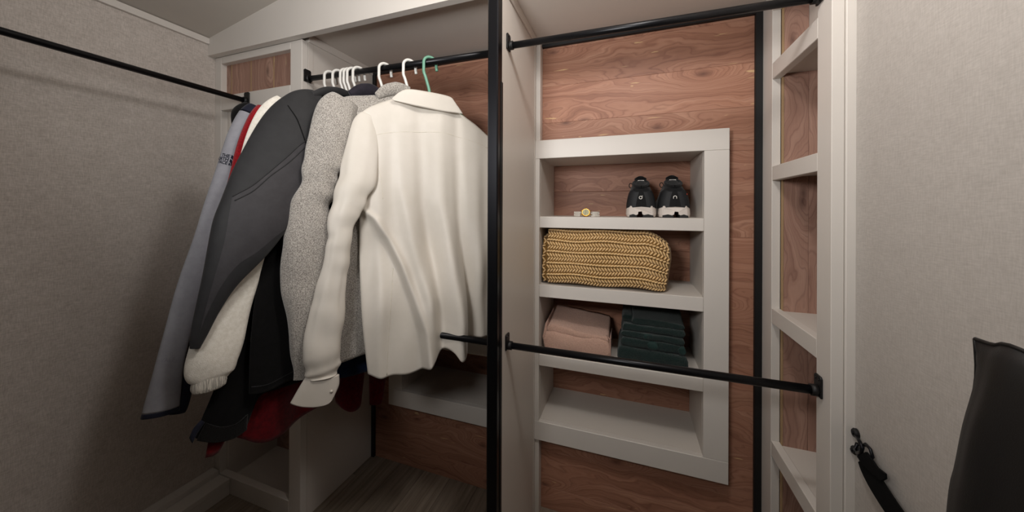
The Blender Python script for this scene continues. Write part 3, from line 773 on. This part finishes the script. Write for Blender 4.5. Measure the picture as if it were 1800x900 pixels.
# 8 heather grey fleece
_, p = hanger(720, 40, M_PLAST, 'rightmost white plastic hanger on the clothes rod, next to the green one', hphi=34)
pl = Plane(p.x, 40)
t = thing('fleece_pullover', 'heather grey fleece pullover hanging just behind the white shirt', 'pullover', (p.x, p.y, .7), 'garments on the closet rod')
c1 = line_at(pl, [(578, 325), (577, 400), (576, 500), (570, 600)])
pan = Panel(pl, [(580, 192), (592, 176), (612, 169), (640, 168), (670, 166), (700, 160), (730, 168), (775, 190), (800, 215)], [(585, 640), (600, 634), (640, 620), (690, 610), (740, 600)], [(580, 192), (585, 300), (583, 420), (584, 540), (585, 640)], [(800, 215), (800, 330), (785, 440), (760, 530), (740, 600)], T=.016, folds=lambda k, z, u, w: .006*math.sin(w*7+u*9)*w)
pan.build('body', M_GREYF, t)
sl = Sleeve(pl, [(606, 178, 44, .010, .45), (594, 200, 62, .016, .5), (584, 240, 68, .020, .55), (576, 280, 68, .024, .55), (566, 318, 64, .028, .6), (550, 362, 62, .030, .6), (541, 410, 68, .030, .6), (536, 460, 70, .030, .6), (536, 510, 64, .030, .6), (536, 560, 52, .030, .6), (535, 610, 38, .028, .6), (533, 642, 30, .028, .6), (532, 657, 26, .028, .6)], wr=.09, seed=10, n=110, seg=52, creases=((.30, .018, .22, 5.8), (.345, .015, .25, 6.1), (.40, .02, .16, 5.6), (.62, .03, .08, 4.4)), dg=((.36, .09, .09, 58, 1.8), (.66, .16, .04, 30, -1.4)))
sl.build('sleeve', M_GREYF, t)
Sleeve(pl, [(662, 170, 12, .008, .6), (678, 161, 20, .010, .6), (698, 158, 22, .010, .6), (718, 163, 18, .008, .6)], wr=.03, n=30, seg=20).build('collar', M_GREYF, t)

# 9 white shirt on the green hanger
_, p = hanger(756, 44, M_GREEN, 'pale green plastic hanger holding the white shirt', hphi=40)
pl = Plane(p.x, 45)
t = thing('shirt', 'ivory white long-sleeved dress shirt hanging foremost on the green hanger', 'shirt', (p.x, p.y, .65), 'garments on the closet rod')
edge = line_at(pl, [(628, 366), (652, 385), (676, 420), (698, 465), (718, 520), (735, 575), (742, 640)])
folds_px = [([(700, 250), (704, 330), (722, 420), (748, 520), (752, 580)], .010, .022), ([(735, 245), (740, 350), (760, 460), (772, 560)], -.012, .020),
            ([(772, 240), (775, 360), (790, 470), (800, 560)], .012, .024), ([(800, 250), (806, 380), (815, 480), (820, 570)], -.012, .018), ([(835, 265), (835, 380), (838, 480), (840, 570)], .010, .024),
            ([(672, 250), (668, 320), (668, 380)], .006, .02)]
FL = [(line_at(pl, q), a, w_) for q, a, w_ in folds_px]
kfold = line_at(pl, [(812, 440), (817, 520), (819, 590), (819, 620)])
def fshirt(k, z, u, w):
    d = 0.0
    for f, a, wd in FL:
        am = 2.1*a*(.18 + .75*sstep((f.z1-z)/.30-.6))
        d += am*gauss((k-f(z))/wd)
    # the front half of the shirt lies further back, left of the side fold
    e = edge(z)
    if z < edge.z1+.02:
        q = sstep((k-e)/.010)                      # larger k = toward the left of the picture
        d += -.022*q*sstep((edge.z1-z)/.10-.3) + .012*gauss((k-e+.012)/.012)*sstep((edge.z1-z)/.10)
    d += .040*sstep((k-kfold(z))/.008)*sstep((.98-z)/.12-.2)
    d += .0035*math.sin(k*46 + z*9 + 2*math.sin(z*7))*sstep((1.36-z)/.2)
    d += .004*mnoise.noise(Vector((k*9, z*4, .3)))
    return d
pan = Panel(pl, [(632, 200), (650, 188), (675, 179), (700, 172), (740, 172), (785, 182), (815, 204), (845, 228), (874, 255)],
            [(646, 652), (668, 656), (690, 650), (715, 648), (735, 640), (755, 622), (775, 604), (788, 606), (800, 619), (815, 612), (822, 592), (845, 586), (872, 590)],
            [(632, 200), (634, 280), (632, 370), (632, 460), (636, 560), (646, 652)], [(874, 255), (878, 340), (876, 430), (874, 510), (872, 590)],
            T=.018, folds=fshirt, nu=130, nw=130, topramp=.10)
pan.build('body', M_SHIRT, t)
seam('yoke_seam', pan, [(634, 247), (660, 239), (686, 235), (730, 234), (776, 236), (815, 246), (858, 262)], M_SEAM, t, .0010)
seam('armhole_seam', pan, [(641, 205), (646, 245), (656, 280), (668, 310), (672, 350)], M_SEAM, t, .0009)
seam('side_seam', pan, [(690, 470), (684, 540), (680, 600), (678, 650)], M_SEAM, t, .0012)
col = Panel(pl, [(687, 177), (700, 166), (716, 161), (747, 165), (787, 173), (796, 182)], [(690, 180), (712, 186), (732, 191), (772, 199), (800, 202), (810, 203)], [(687, 177), (688, 178), (690, 180)], [(796, 182), (804, 193), (810, 203)], T=.003, d0=.018, nu=50, nw=16, topramp=.2, folds=lambda k, z, u, w: .006*math.sin(u*PI)+.004*w)
col.build('collar', M_SHIRT, t)
sl = Sleeve(pl, [(648, 203, 24, .002, .35), (640, 222, 40, .006, .40), (636, 262, 52, .012, .45), (631, 310, 58, .020, .5), (615, 352, 54, .030, .5), (602, 392, 44, .034, .55), (594, 440, 40, .036, .6), (587, 490, 44, .036, .6), (576, 545, 54, .036, .6), (569, 595, 58, .036, .6), (568, 628, 54, .036, .55), (569, 646, 48, .036, .5), (569, 652, 46, .036, .5)], wr=.08, seed=11, n=140, seg=64, creases=((.30, .02, .12, 5.9), (.36, .02, .16, 6.0), (.46, .015, .14, 3.6), (.56, .02, .12, 5.6), (.63, .02, .10, 4.2), (.72, .03, .10, 5.2), (.43, .02, .10, 5.4), (.50, .02, .12, 5.0), (.96, .025, .18, 4.5), (.93, .03, .12, 5.1), (.95, .03, .12, 4.0)), dg=((.36, .10, .075, 62, 1.6), (.60, .14, .07, 38, -1.8), (.86, .07, .06, 60, 1.0)))
sl.build('sleeve', M_SHIRT, t)
ct = Panel(pl, [(543, 647), (558, 650), (575, 652), (597, 648)], [(514, 696), (535, 700), (560, 700), (580, 695), (590, 682)], [(543, 647), (530, 668), (514, 696)], [(597, 648), (597, 665), (590, 682)], T=.010, d0=.036, nu=40, nw=30, topramp=0, edge=.5)
ct.build('cuff', M_SHIRT, t)
seam('cuff_stitch', ct, [(519, 692), (540, 696), (562, 696), (578, 691), (586, 680)], M_SEAM, t, .0006)
b0 = ct.surf(584, 674, .0012)
tube('button', [b0, b0 + pl.n*.0016], .0042, plain('pearl_button', rgb('#e8e2d6'), .25), t, 14)

# ------------------------------------------------------------------ things on the shelves
# sneakers -----------------------------------------------------------------
M_SHOE = fabric('black_mesh', rgb('#121315'), rgb('#0d0d0f'), .8, .1, 1500, .3, 200, .25)
M_SHOEG = plain('black_synthetic', rgb('#1b1d20'), .66, 0, .4, .1, 600)
M_SOLE = plain('off_white_foam', rgb('#d9d0c8'), .6, 0, .3, .1, 300)
M_OUT = plain('black_rubber', rgb('#141414'), .7)
M_LOGO = plain('white_print', rgb('#e8e4de'), .5)
def sneaker(cx, z0, y0, mirror, mark, label):
    t = thing('sneaker', label, 'sneaker', (cx, y0+.11, z0), 'pair of black sneakers')
    L = .228
    def wid(y):
        f = [(0, .0), (.005, .030), (.014, .043), (.032, .0485), (.07, .048), (.11, .049), (.15, .054), (.185, .052), (.21, .036), (.222, .022), (L, .0)]
        for a, b in zip(f[:-1], f[1:]):
            if a[0] <= y <= b[0]: return lerp(a[1], b[1], (y-a[0])/(b[0]-a[0]))
        return 0
    def hgt(y):
        f = [(0, .096), (.015, .112), (.05, .124), (.085, .136), (.105, .130), (.15, .086), (.19, .064), (.22, .046), (L, .034)]
        for a, b in zip(f[:-1], f[1:]):
            if a[0] <= y <= b[0]: return lerp(a[1], b[1], (y-a[0])/(b[0]-a[0]))
        return .03
    ys = [L*(.5-.5*math.cos(PI*i/34)) for i in range(35)]; nt = 25
    def P(y, th, grow=0.0):
        w, h, zb = max(wid(y), .0005)+grow, hgt(y)+grow, .024
        c, s_ = math.cos(th), math.sin(th)
        lean = .012*max(0, 1-y/.06)*s_                       # heel leans forward toward the collar
        return Vector((cx + mirror*(w*math.copysign(abs(c)**.70, c)*(1-.22*s_**2) - .006*max(0, (y-.1)/.1)), y0 + y + lean, z0 + zb + (h-zb)*max(s_, 0)**.85))
    V = [P(y, PI*j/(nt-1)) for y in ys for j in range(nt)]; Fc = []
    for i in range(len(ys)-1):
        for j in range(nt-1): Fc.append((i*nt+j, i*nt+j+1, (i+1)*nt+j+1, (i+1)*nt+j))
    fix_normals(mesh_obj('upper', V, Fc, M_SHOE, t, True))
    # heel counter: smooth overlay wrapping the heel
    hc = []; fc = []; na, nb = 18, 9
    for i in range(na):
        for j in range(nb):
            a = lerp(-.072, .072, i/(na-1)); y = abs(a); th = lerp(.10, .98, j/(nb-1))
            hi = th*(PI/2)*(.62-.25*(y/.072))
            q = P(max(y, .0006), hi if a > 0 else PI-hi, .0016); hc.append(q - Vector((0, .0012*(1-y/.072), 0)))
    for i in range(na-1):
        for j in range(nb-1): fc.append((i*nb+j, i*nb+j+1, (i+1)*nb+j+1, (i+1)*nb+j))
    fix_normals(mesh_obj('heel_counter', hc, fc, M_SHOEG, t, True))
    # collar: padded loop rising to the tongue
    C = []
    for i in range(33):
        a = 2*PI*i/32; y = .050 - .040*math.cos(a); x = .024*math.sin(a)*(1-.15*math.cos(a)); z = .107 + .028*((y-.010)/.08)**1.2
        C.append(Vector((cx+mirror*x, y0+y+.006, z0+z)))
    tube('collar', C, .0058, M_SHOE, t, 10, caps=False)
    tg = [Vector((cx, y0+.098, z0+.128)), Vector((cx, y0+.093, z0+.142)), Vector((cx, y0+.090, z0+.146))]
    V, Fq = tube_geo(tg, [.020, .021, .012], 16); V = [Vector((v.x, y0+.095+(v.y-y0-.095)*.4, v.z)) for v in V]
    fix_normals(mesh_obj('tongue', V, Fq, M_SHOE, t, True))
    box('tongue_label', cx-.010, cx+.012, y0+.0815, y0+.083, z0+.1325, z0+.1360, M_LOGO, t, bev=.0003)
    # pull loop and lace ends
    tube('lace_loop', [Vector((cx-.030*mirror*(1 if mirror > 0 else -1)-.006*math.sin(a)-.004, y0+.10+.002*math.cos(a), z0+.118+.009*math.cos(a))) for a in [2*PI*i/16 for i in range(17)]], .0016, M_SHOE, t, 6, caps=False)
    # sole: notched profile swept along the foot
    prof = [(-1.10, .002), (-1.16, .012), (-1.13, .030), (-1.0, .040), (-.90, .034), (-.5, .036), (0, .037), (.5, .036), (.90, .034), (1.0, .040), (1.13, .030), (1.16, .012), (1.10, .002), (.70, .006), (.34, .011), (.30, .020), (-.06, .021), (-.12, .011), (-.5, .006)]
    V = []; Fq = []; ny = 22; m = len(prof)
    yss = [L*1.02*(.5-.5*math.cos(PI*i/(ny-1))) for i in range(ny)]
    for i, y in enumerate(yss):
        w = max(wid(min(max(y, .010), L-.004)), .030 if y < .05 else .02)
        if i == 0: w = .036
        for a, z in prof: V.append((cx+mirror*(w*a*.885 - .006*max(0, (y-.1)/.1)), y0-.004+y + (.004*abs(a)**3 if y < .01 else 0), z0+z + .008*max(0, (y-.17)/.05)))
    for i in range(ny-1):
        for j in range(m): Fq.append((i*m+j, i*m+(j+1) % m, (i+1)*m+(j+1) % m, (i+1)*m+j))
    Fq.append(tuple(range(m))); Fq.append(tuple((ny-1)*m+j for j in range(m))[::-1])
    fix_normals(mesh_obj('sole', V, Fq, M_SOLE, t))
    for a0, a1 in ((-1.02, -.14), (.36, 1.02)):
        w = .038; xs = sorted((cx+mirror*w*a0, cx+mirror*w*a1))
        prism('outsole_pad', [(xs[0], z0), (xs[1], z0), (xs[1], z0+.007), ((xs[0]+xs[1])/2, z0+.0115), (xs[0], z0+.008)], 'y', y0-.0055, y0+.10, M_OUT, t)
    # heel mark
    mk = P(.0006, PI/2*.40, .002); yy = mk.y - .0046; zz = z0+.069
    if mark == 'q':
        tube('heel_logo', [Vector((cx-.002+.0048*math.cos(a), yy, zz+.0048*math.sin(a))) for a in [2*PI*i/20 for i in range(21)]], .0013, M_LOGO, t, 6, caps=False)
        tube('heel_logo', [Vector((cx+.0026, yy, zz+.0040)), Vector((cx+.0036, yy, zz+.0066))], .0013, M_LOGO, t, 6)
    else:
        tube('heel_logo', [Vector((cx-.0048, yy, zz-.005)), Vector((cx-.0048, yy, zz))] + [Vector((cx-.0048*math.cos(a), yy, zz+.0048*math.sin(a))) for a in [PI*i/10 for i in range(1, 10)]] + [Vector((cx+.0048, yy, zz)), Vector((cx+.0048, yy, zz-.005))], .0013, M_LOGO, t, 6)
    return t
ZS1, ZS2, ZS3 = 1.1236, .869, .6078
sneaker(.041, ZS1, 1.240, -1, 'q', 'left black sneaker with white sole, heel mark a ring')
sn = sneaker(.1475, ZS1, 1.240, 1, 'n', 'right black sneaker with white sole, heel mark an arch')
tube('side_tag', [Vector((.1475+.0375, 1.262, ZS1+.080)), Vector((.1475+.0395, 1.262, ZS1+.080))], .0026, plain('orange_tag', rgb('#b8442a'), .6), sn, 10)

# wristwatch ------------------------------------------------------------------
M_STEEL = plain('steel', rgb('#e2ddd4'), .35, .35); M_GOLD = plain('gold', rgb('#c79a45'), .34, .9)
M_DIAL = plain('pale_green_dial', rgb('#aeac88'), .5, 0)
wc = Vector((-.150, 1.262, ZS1))
t = thing('wristwatch', 'gold-cased wristwatch with silver link bracelet on the top shelf', 'watch', wc)
V = []; Fq = []
nl = 40
for i in range(nl):
    a = 2*PI*(i+.5)/nl + .0
    if abs(((a - 3*PI/2 + PI) % (2*PI)) - PI) < .42: continue
    for lvl in range(4):
        c = wc + Vector((.045*math.cos(a), .018 + .022*math.sin(a), .0030 + lvl*.0046))
        tg = Vector((-.045*math.sin(a), .022*math.cos(a), 0)).normalized(); nn = Vector((tg.y, -tg.x, 0))
        hl = .0031; hz = .0021; hn = .0013; off = tg*(.0018 if lvl % 2 else -.0018)
        b = len(V)
        for sx in (-1, 1):
            for sz in (-1, 1):
                for sn_ in (-1, 1): V.append(c + off + tg*hl*sx*(.75 if sn_ < 0 else 1) + nn*hn*sn_ + Vector((0, 0, hz*sz*(.7 if sn_ < 0 else 1))))
        Fq += [tuple(b+k for k in f) for f in ((0, 1, 3, 2), (4, 6, 7, 5), (0, 4, 5, 1), (2, 3, 7, 6), (0, 2, 6, 4), (1, 5, 7, 3))]
fix_normals(mesh_obj('bracelet', V, Fq, M_STEEL, t))
fd = Vector((.10, -.93, .36)).normalized(); cc = wc + Vector((0, -.006, .0155)); ca = cc
def disc(name, c, n, r0, r1, h, mat, par, seg=28):
    V, Fq = tube_geo([c-n*h*.5, c+n*h*.2, c+n*h*.5], [r0, r0, r1], seg); return autosmooth(fix_normals(mesh_obj(name, V, Fq, mat, par)))
disc('case', cc, fd, .0155, .0140, .007, M_GOLD, t)
disc('dial', cc+fd*.0034, fd, .0124, .0124, .001, M_DIAL, t)
rt = fd.cross(Vector((0, 0, 1))).normalized(); up = rt.cross(fd).normalized()
for vec, ln in ((up*.9+rt*.1, .0085), (up*-.75+rt*.2, .0105)):
    v_ = vec.normalized(); tube('hand', [cc+fd*.0042-v_*.001, cc+fd*.0042+v_*ln], .00035, plain('dark_hand', rgb('#4a3a24'), .4), t, 6)
for k in range(12):
    a = 2*PI*k/12; q = cc+fd*.0041+(rt*math.cos(a)+up*math.sin(a))*.0105; tube('hour_marker', [q, q+(rt*math.cos(a)+up*math.sin(a))*.0014], .0003, M_GOLD, t, 5)
for sx in (-1, 1):
    for sy in (-1, 1):
        q = cc + rt*sx*.0148 + up*sy*.0075 - fd*.001; tube('lug', [q-rt*sx*.002, q+rt*sx*.0045-fd*.002], .0018, M_GOLD, t, 8)
q = cc+up*.0158; tube('crown', [q, q+up*.0028], .0019, M_GOLD, t, 10)

# knitted blanket ----------------------------------------------------------------
M_KNIT = fabric('mustard_yarn', rgb('#efcb94'), rgb('#dfb77a'), .92, .4, 900, .5, 160, .12)
M_KNITB = fabric('mustard_yarn_ground', rgb('#94703c'), rgb('#7c5c30'), .95, .2)
bl = thing('knit_blanket', 'folded mustard yellow chunky-knit blanket on the second shelf', 'blanket', (-.09, 1.30, ZS2))
def knit_piece(x0, x1, prof, zt, endw, seed, name1, name2):
    PR = resample3(prof, 60)
    def S(f, x):
        q = f*(len(PR)-1); i = min(int(q), len(PR)-2); y, z = lerp(PR[i][0], PR[i+1][0], q-i), lerp(PR[i][1], PR[i+1][1], q-i)
        u = (x-x0)/(x1-x0)
        top = zt(x); z = ZS2 + .0015 + (z-ZS2)*(top-ZS2)/(1.074-ZS2)
        xe = x
        if endw and u > .80:                     # right end slants and rounds off
            g = (u-.80)/.20; y += .030*g*g*g; zz = (z-ZS2)/(1.074-ZS2)
            xe = x - .030*g*max(0, .55-zz) - .010*g*max(0, zz-.7)
        z += .003*math.sin(x*31+seed)*math.sin(f*9+seed); y += .004*math.sin(x*23+2*seed) + .004*mnoise.noise(Vector((x*8, f*5, seed)))
        return Vector((xe, y, max(z, ZS2+.001)))
    nx, nf = 44, 50; V = [S(j/(nf-1), lerp(x0, x1, i/(nx-1))) for i in range(nx) for j in range(nf)]; Fq = []
    for i in range(nx-1):
        for j in range(nf-1): Fq.append((i*nf+j, i*nf+j+1, (i+1)*nf+j+1, (i+1)*nf+j))
    Fq.append(tuple(range(nf))); Fq.append(tuple((nx-1)*nf+j for j in range(nf))[::-1])
    fix_normals(mesh_obj(name1, V, Fq, M_KNITB, bl, True))
    # stitches
    Ltot = sum((Vector(a)-Vector(b)).length for a, b in zip(PR[:-1], PR[1:])); pitch = .0132
    nr = int(Ltot/pitch); V = []; Fq = []; rng = random.Random(seed)
    ring = [(-1, 0), (-.72, .72), (0, 1), (.72, .72), (1, 0)]
    for r in range(nr):
        f = (r+.5)/nr; kind = r % 3
        step = .0104; m = int((x1-x0)/step)
        for i in range(m):
            x = x0 + (i+.5+(.25 if kind == 1 else 0))*step
            c = S(f, x); tx = (S(f, x+.004)-c).normalized(); tf = (S(min(f+.01, 1), x)-c).normalized(); nn = tx.cross(tf).normalized()
            if nn.y > 0 and abs(nn.y) > abs(nn.z): nn = -nn
            if abs(nn.z) >= abs(nn.y) and nn.z < 0 and f < .5: nn = -nn
            ang = (.92, -.92, -.38)[kind] + rng.uniform(-.08, .08)
            d = tx*math.cos(ang) + tf*math.sin(ang); e = d.cross(nn).normalized()
            hl = (.0092, .0092, .0072)[kind]; rad = (.0034, .0034, .0038)[kind]
            cc_ = c + nn*(.0022 if kind < 2 else .0040); b = len(V)
            V.append(cc_-d*hl)
            for s_, g in ring[1:4]:
                for j in range(6):
                    th = 2*PI*j/6; V.append(cc_ + d*hl*s_ + (e*math.cos(th) + nn*math.sin(th))*rad*g)
            V.append(cc_+d*hl); last = len(V)-1
            for j in range(6): Fq.append((b, b+1+(j+1) % 6, b+1+j)); Fq.append((last, b+13+j, b+13+(j+1) % 6))
            for q in range(2):
                for j in range(6): Fq.append((b+1+q*6+j, b+1+q*6+(j+1) % 6, b+7+q*6+(j+1) % 6, b+7+q*6+j))
    fix_normals(mesh_obj(name2, V, Fq, M_KNIT, bl, True, kind='stuff'))
def resample3(poly, n): return resample(poly, n)
def ztop(x): return 1.074 if x < .05 else 1.074 - .055*((x-.05)/.09)**1.5
PROF = [(1.40, 1.060), (1.30, 1.071), (1.250, 1.068), (1.228, 1.045), (1.219, 1.0), (1.217, .95), (1.218, .905), (1.224, .884), (1.242, .873), (1.32, .871)]
knit_piece(-.288, .137, PROF, ztop, True, 1, 'blanket_core', 'stitches')
knit_piece(-.309, -.291, [(y+.020, z) for y, z in PROF], lambda x: 1.045, False, 2, 'inner_fold', 'inner_fold_stitches')

# towels ------------------------------------------------------------------------
M_PINK = terry('pink_terry', rgb('#e6bfac'), rgb('#cfa490')); M_PINKD = fabric('pink_hem', rgb('#b89384'), None, .9)
M_GRT = terry('dark_green_terry', rgb('#1c3330'), rgb('#0f201e')); M_GRB = fabric('dark_green_band', rgb('#1f3835'), rgb('#1a302d'), .6, .2, 900, .3)
def fold_slab(name, parent, mat, x0, x1, y0, y1, zl, zr, seed, rise=0.0, nx=40, front=None, sag=.004, label=None):
    """folded cloth layer: rounded front fold, zl/zr = (bottom, top) at the left and right ends"""
    V = []; Fq = []; npf = 26
    for i in range(nx):
        u = i/(nx-1); x = lerp(x0, x1, u); zb, zt = lerp(zl[0], zr[0], u), lerp(zl[1], zr[1], u)
        e = min(u, 1-u)*(x1-x0); ed = min(1, e/.008); sh = (1-(1-ed)**2)**.5 if ed < 1 else 1
        hh = (zt-zb)/2*max(sh, .25); zm = (zb+zt)/2
        row = []
        for j in range(npf):
            s_ = j/(npf-1)
            r = min(hh, .03)
            if s_ < .33: y = lerp(y1, y0+r, s_/.33); z = zm-hh
            elif s_ > .67: y = lerp(y0+r, y1, (s_-.67)/.33); z = zm+hh + rise*((s_-.67)/.33)
            else:
                a = -PI/2 + PI*(s_-.33)/.34; y = y0 + r - r*math.cos(a)**.6; z = zm + hh*math.sin(a)
            nz = mnoise.noise(Vector((x*22, s_*5, seed)))
            if s_ > .2: y += .006*nz; z += sag*mnoise.noise(Vector((x*14+9, s_*4, seed+3)))*(1 if s_ > .4 else 0)
            row.append(Vector((x + (.003*nz if u in (0, 1) else 0), y, z)))
        V += row
    for i in range(nx-1):
        for j in range(npf-1): Fq.append((i*npf+j, i*npf+j+1, (i+1)*npf+j+1, (i+1)*npf+j))
        Fq.append((i*npf+npf-1, i*npf, (i+1)*npf, (i+1)*npf+npf-1))
    Fq.append(tuple(range(npf))); Fq.append(tuple((nx-1)*npf+j for j in range(npf))[::-1])
    return fix_normals(mesh_obj(name, V, Fq, mat, parent, True, label=label))
t = thing('towel', 'folded pale pink terry towel beside the dark green towels', 'towel', (-.18, 1.30, ZS3))
fold_slab('lower_fold', t, M_PINK, -.302, -.062, 1.232, 1.40, (ZS3+.0005, .690), (ZS3+.0005, .682), 1, .01)
fold_slab('upper_fold', t, M_PINK, -.292, -.066, 1.244, 1.42, (.676, .716), (.668, .688), 2, .030)
fold_slab('side_fold', t, M_PINK, -.308, -.292, 1.245, 1.40, (ZS3+.001, .712), (ZS3+.001, .72), 5, .02, nx=12)
for zz, yy in ((.640, 1.244), (.664, 1.246), (.682, 1.256)):
    tube('hem', [Vector((-.0615, yy+.0*k, zz-.0+.002*math.sin(k))) + Vector((0, .02*k, 0)) for k in range(7)], .0022, M_PINKD, t, 6)
tube('hem', [Vector((-.0610, 1.238, ZS3+.004)), Vector((-.0605, 1.235, .63)), Vector((-.0605, 1.237, .66)), Vector((-.062, 1.246, .684)), Vector((-.075, 1.262, .692))], .0022, M_PINKD, t, 6)

G = 'dark green towels in a stack'
t = thing('towel', 'large dark green terry bath towel at the bottom of the green stack', 'towel', (.075, 1.30, ZS3), G)
fold_slab('fold', t, M_GRT, -.036, .188, 1.236, 1.43, (ZS3+.0005, .668), (ZS3+.0005, .660), 3)
t = thing('towel', 'dark green hand towel with satin bands in the middle of the green stack', 'towel', (.08, 1.30, .667), G)
fold_slab('fold', t, M_GRT, -.024, .181, 1.242, 1.42, (.668, .701), (.661, .692), 4, 0, sag=.002)
fold_slab('fold', t, M_GRT, -.025, .179, 1.245, 1.42, (.701, .722), (.692, .716), 5, 0, sag=.002)
def band(x0, x1, y, z0, z1): return fold_slab('satin_band', t, M_GRB, x0, x1, y, y+.05, (z0, z1), (z0-.001, z1-.001), 4, 0, nx=8, sag=0)
band(.062, .096, 1.2395, .6650, .6965); band(.160, .1815, 1.2395, .6610, .6925); band(.050, .082, 1.2425, .6975, .7195)
t = thing('towel', 'small dark green washcloth folded on top of the green stack', 'towel', (.085, 1.31, .722), G)
fold_slab('fold', t, M_GRT, -.018, .181, 1.250, 1.42, (.722, .745), (.716, .744), 6, .002, sag=.002)
fold_slab('fold', t, M_GRT, .012, .180, 1.254, 1.41, (.745, .769), (.743, .762), 7, .026, sag=.003)
fold_slab('side_fold', t, M_GRT, -.021, .016, 1.275, 1.40, (.742, .772), (.742, .772), 8, .012, nx=14)

# ------------------------------------------------------------------ right wall: strap and cushion
M_LEATHER = NT('black_leather')
_n = M_LEATHER.noise(M_LEATHER.co((1, 1, .7)), 9, 3); M_LEATHER.l(M_LEATHER.ramp(_n, [(.35, rgb('#0a0a0b')), (.7, rgb('#111112'))]), M_LEATHER.b.inputs['Base Color'])
M_LEATHER.b.inputs['Roughness'].default_value = .5; M_LEATHER.b.inputs['Specular IOR Level'].default_value = .4
M_LEATHER.bump(M_LEATHER.noise(M_LEATHER.co(), 650, 3), .2, .001); M_LEATHER = M_LEATHER.m
t = thing('leather_cushion', 'tall black leather cushion leaning on the pale wall at right', 'cushion', (.385, .36, 0))
pl = Plane(.378, 0, 0.0)
def kzp(u, v): q = atX(u, v, .378); return (-q.y, q.z)
tl, l1, l2, l3, l4 = [kzp(*q) for q in ((1716, 596), (1718, 665), (1704, 740), (1695, 810), (1683, 900))]
zt = tl[1]
top = [tl, kzp(1752, 607), kzp(1800, 614), (-.40, zt-.012), (-.30, zt-.015), (-.20, zt-.012), (-.12, zt)]
left = [tl, l1, l2, l3, l4, (l4[0]-.012, .50), (l4[0]-.010, .22), (l4[0]+.01, .004)]
right = [(-.12, zt), (-.10, .7), (-.09, .4), (-.12, .004)]
bot = [(l4[0]+.01, .004), (-.45, .002), (-.25, .002), (-.12, .004)]
def fcush(k, z, u, w): return -.006*gauss((u-.10-w*.1)/.05)*gauss((w-.12)/.15) + .004*mnoise.noise(Vector((k*7, z*5, 2.2)))
cu = Panel(pl, top, bot, left, right, T=.048, nu=50, nw=70, folds=fcush, raw=True, edge=.42, topramp=.25)
cu.build('cover', M_LEATHER, t)
edge_c = [cu.pl.to3(p_[0], p_[1], p_[2]) for p_ in cu.G[0]] ; tube('top_piping', edge_c, .0022, M_LEATHER, t, 8)
edge_l = [cu.pl.to3(r_[0][0], r_[0][1], r_[0][2]) for r_ in cu.G]; tube('side_piping', edge_l, .0022, M_LEATHER, t, 8)

M_WEB = plain('black_webbing', rgb('#0b0b0c'), .9, 0, .15, .4, 900)
t = thing('webbing_strap', 'black webbing strap with metal hook fixed to the wall beside the trim', 'strap', tuple(atX(1508, 766, XR)))
XS = .424
cen = [(1519, 808), (1530, 828), (1548, 858), (1578, 902), (1625, 965), (1690, 1045)]
half = [9.5, 12.0, 13.0, 13.5, 14.0, 15.0]
V = []; Fq = []; CN = catmull([(a[0], a[1], h) for a, h in zip(cen, half)], 30)
for i, (u, v, h) in enumerate(CN):
    du, dv = (CN[min(i+1, 29)][0]-CN[max(i-1, 0)][0]), (CN[min(i+1, 29)][1]-CN[max(i-1, 0)][1]); ln = math.hypot(du, dv); px_, py_ = -dv/ln, du/ln
    for sgn in (-1, 1):
        for th_ in (0, .0022):
            V.append(atX(u + px_*h*sgn, v + py_*h*sgn, XS) - Vector((th_ + .004*(i/29), 0, 0)))
for i in range(29):
    b = i*4; c = b+4
    Fq += [(b, c, c+2, b+2), (b+1, b+3, c+3, c+1), (b, b+1, c+1, c), (b+2, c+2, c+3, b+3)]
Fq += [(0, 2, 3, 1), (116, 117, 119, 118)]
fix_normals(mesh_obj('strap', V, Fq, M_WEB, t))
# doubled sewn end
V2 = []
for (u, v) in ((1510, 803), (1526, 795), (1545, 822), (1559, 833), (1560, 842), (1552, 846), (1524, 822)):
    V2.append(atX(u, v, XS-.003))
n2 = len(V2); V2 += [v_ - Vector((.0035, 0, 0)) for v_ in V2]
fix_normals(mesh_obj('sewn_end', V2, [tuple(range(n2)), tuple(range(2*n2-1, n2-1, -1))] + [(i, (i+1) % n2, n2+(i+1) % n2, n2+i) for i in range(n2)], M_WEB, t))
for (u, v, r_) in ((1507, 762, .0092), (1505, 792, .0085)):
    c = atX(u, v, XR); V, Fq = tube_geo([c, c-Vector((.004, 0, 0)), c-Vector((.007, 0, 0))], [r_, r_, r_*.72], 20)
    pe = autosmooth(fix_normals(mesh_obj('pad_eye', V, Fq, M_BLACKTRIM, t)))
    V, Fq = tube_geo([c-Vector((.0068, 0, 0)), c-Vector((.0085, 0, 0))], [.0036, .0030], 12); mesh_obj('screw', V, Fq, M_BLACK, pe, True)
P3 = lambda u, v, dx: atX(u, v, XR-dx)
tube('hook', [P3(1506, 768, .006), P3(1511, 776, .013), P3(1516, 787, .015), P3(1514, 795, .014), P3(1507, 797, .012), P3(1504, 789, .010), P3(1507, 780, .010)], .0032, M_BLACK, t, 10)
tube('buckle_ring', [P3(1512, 787, .010), P3(1522, 781, .011), P3(1530, 790, .011), P3(1534, 803, .011), P3(1526, 811, .011), P3(1513, 809, .011), P3(1509, 798, .010), P3(1512, 787, .010)], .0028, M_BLACK, t, 10)
